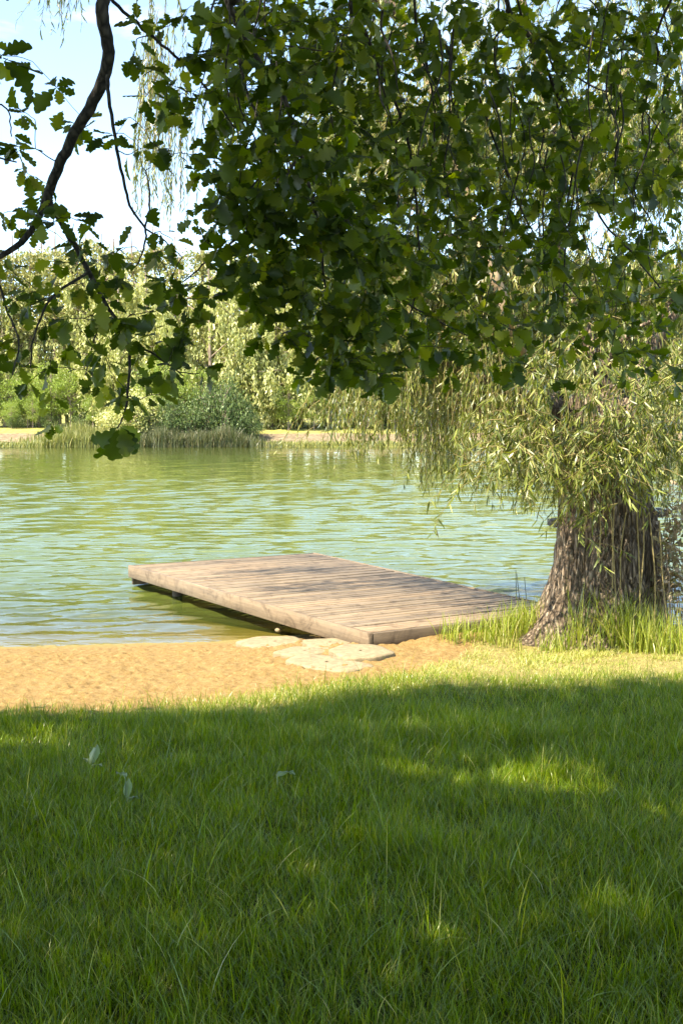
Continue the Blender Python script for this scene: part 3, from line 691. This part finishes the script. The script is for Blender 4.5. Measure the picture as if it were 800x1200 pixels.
blocky = np.abs(fbm(AN * .5 + .9 * wob, ZZ * .11 + .1 * wob, .05, 23, 2) - .5) * 2.4
rad = rad - .050 * (1 - ridge) ** 2 + .045 * (ridge2 - .5) - .045 * np.clip(1 - blocky, 0, 1) ** 3
TX = cx + rad * np.cos(AN); TY = 10.1 + rad * np.sin(AN) * .92 - .10 * fl
i = np.arange(nr - 1)[:, None] * ns; j = np.arange(ns)[None]; j2 = (j + 1) % ns
tf_ = np.stack([i + j, i + j2, i + ns + j2, i + ns + j], -1).reshape(-1, 4)
mb = MB(); mb.add(np.stack([TX, TY, ZZ], -1).reshape(-1, 3), tf_)
build('trunk', mb, M['willow_bark'], willow, True)
WL = []
def wlimb(pts, r0, r1, mat='willow_bark', sides=10):
    q = smooth_path(pts, 6, .006); mb = MB(); mb.tube(q, np.linspace(r0, r1, len(q)), sides); build('limb', mb, M[mat], willow, True); WL.append(q); return q
wlimb([(2.35, 10.1, 2.2), at(660, 492, 10.2), at(633, 448, 10.3), at(612, 412, 9.9)], .15, .055, 'willow_limb')
wlimb([at(612, 412, 9.9), at(598, 375, 9.4), at(583, 335, 9.3), at(568, 297, 9.4), at(550, 240, 10.2), at(520, 150, 11), at(470, 20, 11.2), at(400, -120, 11.2), at(300, -260, 11.0)], .05, .03, 'willow_limb')
wlimb([(2.3, 10.05, 2.0), at(650, 478, 10.1), at(620, 462, 10.2), at(588, 450, 10.3), at(560, 441, 10.4), at(520, 420, 10.7), at(470, 380, 11), at(430, 330, 11.3)], .13, .02)
wlimb([(2.25, 10.0, 1.95), at(640, 488, 10.2), at(600, 483, 10.4), at(563, 480, 10.6), at(536, 464, 10.8), at(500, 440, 11)], .07, .015, sides=8)
wlimb([(2.5, 10.1, 2.2), at(705, 440, 10.3), at(680, 370, 10.5), at(655, 300, 10.7), at(650, 200, 10.9), at(630, 80, 11), at(590, -80, 11), at(520, -250, 11)], .085, .02)
wlimb([(2.6, 10.2, 2.1), at(750, 430, 10.3), at(790, 360, 10.5), at(830, 260, 10.7), at(860, 120, 11), at(880, -60, 11)], .10, .03)
wlimb([at(583, 335, 10.5), at(540, 290, 11), at(480, 240, 11.6), at(420, 210, 12)], .06, .015)
wlimb([at(470, 20, 11.2), at(380, -40, 11), at(280, -60, 10.8), at(210, -40, 10.6), at(120, -60, 10.4), at(40, -60, 10.3), (-3.6, 9.6, 7.2), (-4.2, 9.0, 7.9)], .06, .012)
wlimb([at(650, 200, 10.9), at(700, 120, 10.6), at(760, 60, 10.4)], .06, .015)
wlimb([at(705, 440, 10.3), at(730, 400, 9.8), at(770, 370, 9.5)], .05, .01)
# leaf templates: slender lance shapes
def lance(curl, w):
    T = [0, .3, .7, 1]; W = [.08 * w, .5 * w, .36 * w, .03 * w]; v = []
    for t, q_ in zip(T, W): v += [(-q_, t, -curl * t * t + .02), (q_, t, -curl * t * t - .02)]
    return np.array(v), np.array([(2 * k, 2 * k + 1, 2 * k + 3, 2 * k + 2) for k in range(3)])
LAN = [lance(.10, .13), lance(.35, .15), lance(-.12, .115)]
wp, wa, wn, wsz = [], [], [], []
wtw = MB()
def strand(top, length, sway, lean, leaf=.078, step=.024, spread=.38):
    """a trailing shoot: first runs out along lean, then hangs"""
    n = max(5, int(length / .22)); s = np.linspace(0, 1, n)
    d = np.outer(s ** .75, lean) + np.outer(s ** 1.3, (0, 0, -length)) + np.outer(np.sin(s * 3.1 + random.random() * 6) * s, rng.normal(0, sway, 3) * [1, 1, .2])
    q = top + d; wtw.tube(q, np.linspace(.0035, .0012, n), 3)
    m = int(length / step); t = rng.uniform(.04, 1, m) * (n - 1); j = np.minimum(t.astype(int), n - 2); fr_ = (t - j)[:, None]
    pos = q[j] * (1 - fr_) + q[j + 1] * fr_; tg = unit(q[j + 1] - q[j])
    az = rng.uniform(0, 2 * math.pi, m); out_ = np.stack([np.cos(az), np.sin(az), np.zeros(m)], 1)
    al = unit(tg * .8 + out_ * spread + np.array([0, 0, -.4]) + rng.normal(0, .2, (m, 3)))
    wp.append(pos); wa.append(al); wn.append(rng.normal(0, .7, (m, 3)) + [0, -.2, .5]); wsz.append(rng.uniform(.6, 1.25, m) * leaf)
def curtain(n, x0, x1, ytop0, ytop1, bottom, Y0, Y1, lean=.25, leaf=.068, step=.020, maxlen=2.2, sway=.06):
    """n shoots whose tips end near the photo row bottom(px)"""
    for _ in range(n):
        if _ % 7 == 0: cpx = random.uniform(x0, x1); cY = random.uniform(Y0, Y1); cyt = random.uniform(ytop0, ytop1); cb = abs(random.gauss(0, 1)) * 42
        px = cpx + random.gauss(0, 7); Yd = cY + random.gauss(0, .09); yt = cyt + random.gauss(0, 14)
        yb = bottom(px) - cb - abs(random.gauss(0, 1)) * 16
        top = at(px + random.uniform(-10, 25), yt, Yd); bot = at(px, yb, Yd)
        ln_ = min(maxlen * random.uniform(.6, 1), top[2] - bot[2])
        if ln_ < .25: ln_ = .25 + random.random() * .3; 
        top[2] = min(top[2], bot[2] + ln_) if random.random() < .8 else top[2]
        strand(top, ln_, sway, np.array([random.uniform(-1, .5) * lean, random.uniform(-.6, .6) * lean, 0]), leaf, step)
bt = lambda px: float(np.interp(px, [370, 390, 420, 450, 480, 505, 520, 545, 560, 600, 640, 680, 720, 780, 840], [500, 530, 545, 560, 585, 602, 585, 560, 590, 625, 640, 625, 610, 590, 600]))
curtain(330, 378, 545, 330, 480, bt, 9.7, 12.6, maxlen=1.5)
curtain(480, 390, 620, 200, 430, lambda p: bt(p) - 95, 9.8, 13, maxlen=1.5)
curtain(170, 540, 660, 340, 520, lambda p: bt(p) - 15, 9.2, 10.8, maxlen=1.4)
curtain(160, 560, 800, 380, 520, lambda p: 560, 9.4, 10.3, maxlen=1.0)
curtain(84, 640, 790, 440, 560, lambda p: 612, 9.2, 9.55, lean=.3, leaf=.078, maxlen=.8, sway=.1)
curtain(180, 640, 860, 380, 560, lambda p: 600, 10.4, 12, maxlen=1.2)
curtain(1650, 380, 850, -40, 400, lambda p: 430, 10, 13, lean=.5, leaf=.09, maxlen=.85, sway=.2)
curtain(1900, 380, 850, -160, 210, lambda p: 250, 10, 13, lean=.5, leaf=.09, maxlen=.8, sway=.2)
curtain(98, 165, 262, -30, 160, lambda p: 268, 10.2, 11.5, maxlen=1.7, leaf=.075, step=.035)
curtain(16, 55, 100, -60, -20, lambda p: 40, 10.2, 10.8, maxlen=.8, leaf=.075)
curtain(5, 15, 40, -60, -30, lambda p: 25, 10.2, 10.6, maxlen=.6, leaf=.075)
n_ = 0
while n_ < 280:                   # the crown goes on above the frame to the left: its streaky shade lies on the jetty
    u_, w_ = random.uniform(.25, 1.02), random.uniform(.30, .97)
    if random.random() > 1.9 * np.clip(vnoise(u_ * 3, w_ * 9, 1.0, 45) - .25, 0, 1) * (1 if u_ + w_ > .75 else .3): continue
    P = A0 + du * u_ * DW + dv * w_ * DL + [0, 0, .28] + SUN * random.uniform(5.2, 7.6) / SUN[2]
    uu, vv = proj(P)
    if vv > -150 and -30 < uu < 830: continue
    strand(P, random.uniform(.3, .8), .05, np.array([random.uniform(-.2, .2), random.uniform(-.1, .1), 0]), .09, .024); n_ += 1
# leafy shoots springing from the trunk towards the camera, in full sun
for px, py, n_, sp_ in ((580, 512, 26, 38), (630, 512, 34, 42), (690, 515, 36, 45), (740, 512, 30, 40), (780, 500, 20, 30), (655, 420, 10, 25), (625, 455, 12, 25), (690, 400, 12, 30), (760, 420, 18, 40), (720, 465, 22, 40), (790, 440, 14, 25), (665, 545, 8, 18), (715, 565, 8, 30), (700, 600, 3, 25)):
    for _ in range(n_):
        Yd = random.uniform(8.9, 9.55); p0 = at(px + random.gauss(0, sp_ * .6), py + random.gauss(0, 20), Yd)
        strand(p0, random.uniform(.15, .5), .08, np.array([random.uniform(-.45, .35), random.uniform(-.35, .1), random.uniform(0, .12)]), .10, .018, .85)
# bare trailing stems in front of the trunk
for px, y0, y1 in ((722, 540, 690), (733, 600, 690), (745, 590, 720), (760, 600, 735), (752, 580, 700), (772, 610, 740), (700, 580, 660), (715, 600, 745)):
    a = at(px, y0, 9.45); b = at(px + random.uniform(-12, 16), y1, 9.4); wtw.tube(smooth_path([a, (a + b) / 2 + rng.normal(0, .02, 3), b], 4), [.006] * 9, 4)
wp, wa, wn, wsz = map(np.concatenate, (wp, wa, wn, wsz))
# keep leaves of the far side of the trunk off the open lake on the left
kk = rng.integers(0, 3, len(wp)); lfm = MB()
for i in range(3):
    k = kk == i; scatter(lfm, *LAN[i], wp[k], wa[k], wn[k], np.stack([wsz[k] * 1.0, wsz[k], wsz[k]], 1))
build('foliage', lfm, M['willow_leaf'], willow)
build('trailing_shoots', wtw, M['willow_twig'], willow)
# dark timber ledge behind the trunk
M['dark_timber'] = plain_mat('dark_timber', (.022, .018, .014), (.055, .045, .035), 6, .8, .3, .006, (1, 8, 8))
ledge = empty('bench', (2.45, 10.62, 0.1), 'dark timber bench ends jutting out on both sides behind the willow trunk', 'bench')
a = at(646, 613, 10.65); b = at(775, 600, 10.65)
mb = MB(); mb.box((a + b) / 2, b[0] - a[0] + .03, .34, .06, unit(b - a)); build('seat', mb, M['dark_timber'], ledge)
for s in (.15, .86):
    q = a + (b - a) * s; mb = MB(); mb.box((q[0], q[1], (q[2] + .05) / 2 - .02), .1, .25, q[2] - .05); build('leg', mb, M['dark_timber'], ledge)

# dry stems at the right edge of the bank
for g, (cx_, cy_, n_, lab) in enumerate(((2.93, 9.7, 16, 'thin dry brown stems with pinkish withered leaves right of the willow trunk'), (3.2, 9.9, 14, 'tall tangle of dry twigs rising at the right edge of the bank'))):
    base = np.array([cx_, cy_, float(ground_z(cx_, cy_))])
    sh = empty('dry_shrub', base, lab, 'shrub'); st = MB(); p_, a_, n__, s_ = [], [], [], []
    for _ in range(n_):
        b0 = base + [random.uniform(-.12, .16), random.uniform(-.15, .15), 0]; hh = random.uniform(.9, 1.75)
        q = smooth_path([b0, b0 + [random.gauss(0, .05), random.gauss(0, .05), hh * .5], b0 + [random.gauss(0, .12), random.gauss(0, .1), hh]], 4, .01)
        st.tube(q, np.linspace(.006, .002, len(q)), 4)
        for _ in range(38):
            t = random.uniform(.45, 1); p_.append(q[int(t * (len(q) - 1))] + rng.normal(0, .04, 3)); a_.append(rng.normal(0, 1, 3)); n__.append(rng.normal(0, 1, 3)); s_.append(random.uniform(.04, .08))
    lf = MB(); scatter(lf, *lance(.2, .45), np.array(p_), np.array(a_), np.array(n__), np.array(s_))
    build('stems', st, M['far_bark'], sh); build('leaves', lf, M['dry_leaf'], sh)
# reeds standing in the shallows left of the trunk
M['reed_stalk'] = plain_mat('reed_stalk', (.05, .06, .03), (.10, .11, .05), 9)
for i, (px, py0, py1, lean, lab) in enumerate(((606, 702, 668, -2, 'straight thin reed stalk left of the trunk'), (615, 700, 672, -10, 'thin reed stalk leaning left beside the trunk'), (622, 698, 676, -8, 'short leaning reed stalk nearest the trunk'))):
    b = at(px, py0, 11.3); t = at(px + lean, py1, 11.3); b[2] = -.2
    mb = MB(); q = smooth_path([b, (b + t) / 2, t], 3); mb.tube(q, np.linspace(.006, .003, len(q)), 5)
    o = build('reed_stalk', mb, M['reed_stalk'], None, loc=b); tag(o, lab, 'reed', 'reed stalks in the shallows')

# broad weed leaves standing in the lawn
def weed(px, py, Yd, lab, leaves):
    base = at(px, py, Yd); base[2] = float(ground_z(base[0], base[1]))
    mb = MB(); T = np.linspace(0, 1, 9); W = np.sin(T ** .8 * math.pi) * .5 + .03
    for (dx, dy, ht, ln_, wd, fold, bendk) in leaves:
        v = []
        a = np.array([dx, dy, 0.]); nz = np.array([0, -1, .35])
        for t, w in zip(T, W):
            c = base + a * t * ln_ + np.array([0, 0, ht + ln_ * (t - bendk * t * t)])
            for s in (-1, -.5, 0, .5, 1): v.append(c + np.array([s * w * wd, abs(s) * fold * wd * w - .006 * math.sin(t * 25) * abs(s), 0.006 * math.sin(t * 21 + s) * abs(s)]))
        f = [(k * 5 + q, k * 5 + q + 1, k * 5 + q + 6, k * 5 + q + 5) for k in range(8) for q in range(4)]
        mb.add(v, f); mb.tube([base, base + [0, 0, ht + .01]], [.004, .003], 5)
    o = build('weed', mb, M['weed_leaf'], None, True, loc=base); tag(o, lab, 'weed')
weed(107, 915, 5.35, 'silvery green upright broad leaf standing in the shaded grass, the farther of two', [(.25, .1, .06, .13, .045, .8, .25), (-.5, .2, .06, .08, .035, .6, .7), (.7, -.3, .04, .09, .035, .6, .8)])
weed(148, 968, 4.75, 'pale narrow curled weed leaf in the shaded grass, the nearer of two', [(.12, 0, .05, .12, .036, 1.0, .2), (-.6, -.1, .15, .06, .035, .5, .7), (.6, .2, .03, .09, .03, .7, .8)])
weed(325, 945, 4.95, 'flat green dandelion leaf lying over the grass in the lawn middle', [(.8, .1, .08, .10, .05, .3, .9)])

# ------------------------------------------------------------------ far bank: trees, bushes, reeds
def card(w, h): return np.array([(-w, 0, 0), (0, -.0, .12 * h), (w, .45 * h, 0), (-.3 * w, h, 0)]), np.array([(0, 1, 2, 3)])
def far_tree(kind, seed):
    r = np.random.default_rng(seed); wood = MB(); leaf = MB()
    P, A, Nn, S = [], [], [], []
    if kind == 'weeping':
        Ht = 18.; lean = r.normal(0, .5, 2)
        q = smooth_path([(0, 0, -.5), (lean[0] * .3, lean[1] * .3, Ht * .35), (lean[0], lean[1], Ht * .92)], 6); wood.tube(q, np.linspace(.24, .05, len(q)), 7)
        for _ in range(34):
            z0 = r.uniform(.25, .88) * Ht; az = r.uniform(0, 6.28); rr_ = (1.2 + 3.2 * math.sin(min(1, (z0 / Ht - .12) / .85) * math.pi) ** .7) * r.uniform(.55, 1.1)
            c = q[int(z0 / Ht * (len(q) - 1))]; e_ = c + [rr_ * math.cos(az), rr_ * math.sin(az), r.uniform(.8, 2.6)]
            qq = smooth_path([c, (c + e_) / 2 + [0, 0, .5], e_], 3); wood.tube(qq, np.linspace(.07, .02, len(qq)), 4)
            for _ in range(9):
                t0 = qq[r.integers(2, len(qq))] + r.normal(0, .55, 3); l_ = r.uniform(1., 3.6); m = int(l_ * 13)
                s = r.uniform(0, 1, m); pos = t0 + np.outer(s, [r.normal(0, .25), r.normal(0, .25), -l_]) + r.normal(0, .14, (m, 3))
                P.append(pos); A.append(r.normal(0, .35, (m, 3)) + [0, 0, -1]); S.append(r.uniform(.18, .42, m))
    elif kind == 'pine':
        Ht = 20.; q = smooth_path([(0, 0, -.5), (r.normal(0, .3), 0, 9), (r.normal(0, .5), r.normal(0, .3), Ht)], 8); wood.tube(q, np.linspace(.22, .06, len(q)), 7)
        for _ in range(26):
            z0 = Ht * r.uniform(.52, .97); az = r.uniform(0, 6.28); l_ = r.uniform(.8, 2.6) * (1.25 - z0 / Ht) * 2.2
            c = q[int(z0 / Ht * (len(q) - 1))]; e_ = c + [l_ * math.cos(az), l_ * math.sin(az), r.uniform(-.2, .9)]
            wood.tube([c, (c + e_) / 2 + [0, 0, .15], e_], [.05, .035, .015], 4)
            for _ in range(3):
                m = 26; pos = c + (e_ - c) * r.uniform(.4, 1.1) + r.normal(0, 1, (m, 3)) * [.55, .55, .3]
                P.append(pos); A.append(r.normal(0, 1, (m, 3)) + [0, 0, .4]); S.append(r.uniform(.25, .5, m))
        for _ in range(7):
            z0 = r.uniform(3, 9); az = r.uniform(0, 6.28); c = q[int(z0 / Ht * (len(q) - 1))]; wood.tube([c, c + [.8 * math.cos(az), .8 * math.sin(az), -.1]], [.03, .01], 4)
    else:
        Ht = 12. if kind == 'broad' else 4.2; wr = 3.6 if kind == 'broad' else 2.6; b0 = .16 if kind == 'broad' else .02
        for st in range(1 if kind == 'broad' else 4):
            o_ = r.normal(0, .5 if kind != 'broad' else 0, 2); q = smooth_path([(o_[0] * .3, o_[1] * .3, -.4), (o_[0], o_[1], Ht * .5), (o_[0] * 1.6, o_[1] * 1.6, Ht * .88)], 5); wood.tube(q, np.linspace(.17 if kind == 'broad' else .06, .03, len(q)), 6)
        for _ in range(60 if kind == 'broad' else 42):
            u = unit(r.normal(0, 1, 3)) * r.uniform(.35, 1) ** .5; taper = 1.0
            c = np.array([u[0] * wr, u[1] * wr, Ht * (b0 + (1 - b0) * .5) + u[2] * Ht * (1 - b0) * .46])
            k0 = np.array([0, 0, c[2] * .75]); wood.tube([k0, (k0 + c) / 2 + [0, 0, .2], c], [.05, .03, .012], 4)
            m = 80; P.append(c + r.normal(0, 1, (m, 3)) * [.62, .62, .42]); A.append(r.normal(0, 1, (m, 3)) + [0, 0, -.4]); S.append(r.uniform(.16, .36, m))
    P, A, S = map(np.concatenate, (P, A, S))
    k_ = P[:, 2] > .1; P, A, S = P[k_], A[k_], S[k_]
    scatter(leaf, *card(.28, 1.), P, A, r.normal(0, .6, (len(P), 3)) + [0, -.5, .6], S)
    return wood.arrays(), leaf.arrays()
PROTO = {}
for kind, lm, bm, nv in (('weeping', 'far_pale', 'far_bark', 3), ('pine', 'pine_needle', 'pine_bark', 3), ('broad', 'far_green', 'far_bark', 2), ('bush', 'far_dark', 'far_bark', 2), ('pale_bush', 'far_pale', 'far_bark', 1), ('dark', 'far_dark', 'far_bark', 1)):
    PROTO[kind] = []
    for s in range(nv):
        (wv, wf), (lv, lf) = far_tree({'pale_bush': 'bush', 'dark': 'broad'}.get(kind, kind), 100 + s * 7 + len(kind))
        PROTO[kind].append((mesh('trunk', wv, wf, M[bm], True), mesh('crown', lv, lf, M[lm])))
NAMES = {'weeping': ('birch_tree', 'birch'), 'pine': ('pine_tree', 'pine'), 'broad': ('leafy_tree', 'tree'), 'bush': ('bush', 'bush'), 'pale_bush': ('bush', 'bush'), 'dark': ('leafy_tree', 'tree')}
GROUP = {'weeping': 'pale drooping trees along the far bank', 'pine': 'pines along the far bank', 'broad': 'green trees along the far bank', 'bush': 'dark bushes at the far waterline', 'pale_bush': 'pale bushes on the far bank', 'dark': 'dark trees on the far bank'}
LAB = {'weeping': ('tall pale drooping tree in the front row across the lake', 'tall pale drooping tree in the back rows across the lake'),
       'pine': ('tall pine with bare reddish trunk at the front across the lake', 'tall pine standing further back in the woods across the lake'),
       'broad': ('bright green leafy tree beneath the tall pale trees across the lake', 'bright green leafy tree deep in the woods across the lake'),
       'bush': ('dark green bush leaning over the far waterline', 'dark green bush under the trees on the far bank'),
       'pale_bush': ('pale yellow green bush on the far bank', 'pale yellow green bush on the far bank'),
       'dark': ('dark green leafy tree among the pale trees across the lake', 'dark green leafy tree deep in the woods across the lake')}
def far(kind, px, Yd, hs, row=0, ws=None, label=None):
    X_ = (px - 400) / F * Yd
    nm, cat = NAMES[kind]; tr_, cr = PROTO[kind][random.randrange(len(PROTO[kind]))]
    o = empty(nm, (X_, Yd, float(ground_z(X_, Yd))), label or LAB[kind][row], cat, GROUP[kind])
    hs *= 1.31 if kind in ('weeping', 'pine') else 1.0; ws = ws or hs; o.scale = (ws * random.uniform(.9, 1.12), ws * random.uniform(.9, 1.12), hs); o.rotation_euler = (0, 0, random.uniform(0, 6.28))
    t = obj('trunk', tr_, o); c_ = obj('crown', cr, o)
for px, s in ((8, .93), (38, .9), (66, .97), (95, .92), (118, .95), (-25, .95), (-55, .9)): far('pine', px, random.uniform(143, 147), s)
for px, s in ((20, .95), (52, .98), (80, .92), (108, 1.0), (135, .93), (160, .98), (185, 1.0), (210, .95), (240, .98)): far('pine', px, random.uniform(146, 154), s, 1)
for px, s in ((-40, .8), (-10, .82), (22, .86), (48, .80), (88, .84), (118, .9)): far('weeping', px, random.uniform(143, 146), s * 1.1, 1)
for px, s in ((140, .86), (178, .95), (212, 1.02), (248, 1.05), (285, 1.10), (318, 1.06), (352, 1.12), (388, 1.0), (425, 1.06), (462, 1.02), (505, .98), (548, 1.05), (590, 1.0), (640, 1.05), (690, 1.0), (740, 1.05), (790, 1.0), (840, 1.0)): far('weeping', px, random.uniform(136, 140), s)
for px in range(150, 860, 44): far('weeping', px + random.uniform(-12, 12), random.uniform(146, 152), random.uniform(1.0, 1.14), 1)
for px, s in ((15, .55), (70, .6), (125, .6), (165, .7), (330, .8), (365, .75), (302, .7), (400, .7), (445, .7), (500, .75), (570, .7), (640, .75), (720, .7), (800, .7)): far('broad', px, random.uniform(140, 144), s)
for px, s in ((-20, .62), (12, .7), (34, .6), (62, .74), (84, .62), (112, .72)): far('broad', px, random.uniform(138, 141), s)
for px, s in ((15, .3), (40, .34), (310, .42), (338, .5), (368, .46), (398, .42), (430, .45), (465, .4), (110, .36), (130, .42)): far('broad', px, random.uniform(135, 138), s)
for px in range(-60, 870, 34): far('broad', px + random.uniform(-10, 10), random.uniform(156, 166), random.uniform(.95, 1.35), 1)
for px, s in ((262, .6),): far('dark', px, random.uniform(133.5, 135.5), s)
for px, s in ((215, .62), (235, .7), (200, .5), (190, .78)): far('broad', px, random.uniform(132.5, 135), s)
for px, s, w_ in ((180, .8, .6), (200, 1.25, .62), (222, 1.0, .75), (244, 1.6, .7), (264, 1.75, .72), (282, 1.2, .6), (294, .7, .5)): far('bush', px, random.uniform(128.3, 130.5), s, 0, w_)
for px, s in ((60, .45), (95, .5), (20, .4), (410, .5), (450, .4), (520, .6), (600, .6), (350, .35), (325, .3)): far('bush', px, random.uniform(137, 140), s, 1)
far('pale_bush', 160, 129.5, 1.25, label='very pale willow bush at the far waterline behind the hanging leaf tip'); far('pale_bush', 140, 131.5, .8, label='smaller pale bush beside the very pale willow bush')
# reeds and bank grass
def reed_bed(name, px0, px1, y0, y1, n, l0, l1, mat, lab):
    px = px0 + (px1 - px0) * np.clip(.5 + .24 * rng.normal(0, 1, n), -.1, 1.1) if px1 - px0 < 300 else rng.uniform(px0, px1, n); Yd = rng.uniform(y0, y1, n); x = (px - 400) / F * Yd; Yd = Yd + (far_shore(x) - FARY)
    z = np.maximum(ground_z(x, Yd), -.25); mb = MB()
    dn = .4 + fbm(x, Yd, 2.5, 81) * 1.0
    blades(mb, np.stack([x, Yd, z], 1), rng.uniform(l0, l1, n) * dn * (np.clip(1.5 - 2.2 * np.abs((px - px0) / (px1 - px0) - .5), .35, 1) if px1 - px0 < 300 else 1), rng.uniform(.05, .12, n), np.clip(rng.gamma(2, .12, n), .02, .7))
    v, f = mb.arrays(); tag(obj(name, mesh(name, v, f, M[mat])), lab, 'reeds', kind='stuff')
reed_bed('pale_reeds', 30, 165, FARY - .6, FARY + 3.0, 5200, .9, 2.1, 'reed', 'pale sunlit reeds at the far waterline')
reed_bed('dark_reeds', 140, 312, FARY - .9, FARY + 1.6, 5200, 1.0, 2.5, 'dark_reed', 'dark tall reeds under the far bushes')
reed_bed('bank_grass', -70, 870, FARY - .2, FARY + 1.3, 9000, .3, .8, 'reed', 'yellow green grass fringe along the far bank')

# ------------------------------------------------------------------ sky, sun, camera
wld = bpy.data.worlds.new('World'); SC.world = wld; wld.use_nodes = True
nt = wld.node_tree; nt.nodes.clear(); L = nt.links.new
ow = nt.nodes.new('ShaderNodeOutputWorld'); bg = nt.nodes.new('ShaderNodeBackground')
sky = nt.nodes.new('ShaderNodeTexSky'); sky.sky_type = 'NISHITA'; sky.sun_disc = False
sky.sun_elevation = math.asin(SUN[2]); sky.sun_rotation = math.atan2(SUN[0], SUN[1]) % (2 * math.pi)
sky.air_density = 1.0; sky.dust_density = .15; sky.ozone_density = 2.2; sky.altitude = 1800
tc = nt.nodes.new('ShaderNodeTexCoord'); mp = nt.nodes.new('ShaderNodeMapping'); mp.inputs['Scale'].default_value = (2.2, 2.2, 5.0); mp.inputs['Location'].default_value = (.3, .1, .55)
L(tc.outputs['Generated'], mp.inputs[0])
nz = N(nt, 'ShaderNodeTexNoise', Scale=1.7, Detail=7., Roughness=.6, Distortion=.4); L(mp.outputs[0], nz.inputs['Vector'])
cf = ramp(nt, nz.outputs[0], [(.50, (0, 0, 0)), (.74, (1, 1, 1))])
sz = nt.nodes.new('ShaderNodeSeparateXYZ'); L(tc.outputs['Generated'], sz.inputs[0])
mr = nt.nodes.new('ShaderNodeMapRange'); mr.inputs[1].default_value = .29; mr.inputs[2].default_value = .37; L(sz.outputs[2], mr.inputs[0])
cf = math_(nt, 'MULTIPLY', cf, mr.outputs[0])
hs = nt.nodes.new('ShaderNodeHueSaturation'); hs.inputs['Saturation'].default_value = 1.04; hs.inputs['Value'].default_value = 1.0; L(sky.outputs[0], hs.inputs['Color'])
col = mixc(nt, math_(nt, 'MULTIPLY', cf, .75), hs.outputs[0], (9.0, 9.4, 9.8))
L(col, bg.inputs[0]); bg.inputs[1].default_value = .13; L(bg.outputs[0], ow.inputs[0])
sl = bpy.data.lights.new('sun', 'SUN'); sl.energy = 3.8; sl.angle = R(.53); sl.color = (1.0, .95, .86)
so = bpy.data.objects.new('sun', sl); COL.objects.link(so); so.rotation_euler = Vector(SUN.tolist()).to_track_quat('Z', 'Y').to_euler(); so.location = (0, 0, 30)

cd = bpy.data.cameras.new('camera'); co = bpy.data.objects.new('camera', cd); COL.objects.link(co)
cd.sensor_fit = 'VERTICAL'; cd.sensor_height = 36; cd.sensor_width = 24; cd.lens = F / 1200 * 36; cd.clip_start = .05; cd.clip_end = 4000
co.location = (0, 0, H); co.rotation_euler = (math.pi / 2 - PITCH, 0, 0)
SC.camera = co
vs = SC.view_settings
SC.display_settings.display_device = 'sRGB'; vs.view_transform = 'Standard'; vs.look = 'None'; vs.gamma = 1; vs.use_curve_mapping = False
vs.exposure = 2.15
vs.use_white_balance = True; vs.white_balance_temperature = 7700; vs.white_balance_tint = 10
SC.cycles.max_bounces = 8; SC.cycles.transparent_max_bounces = 12; SC.cycles.use_denoising = True
SC.cycles.sample_clamp_indirect = 6
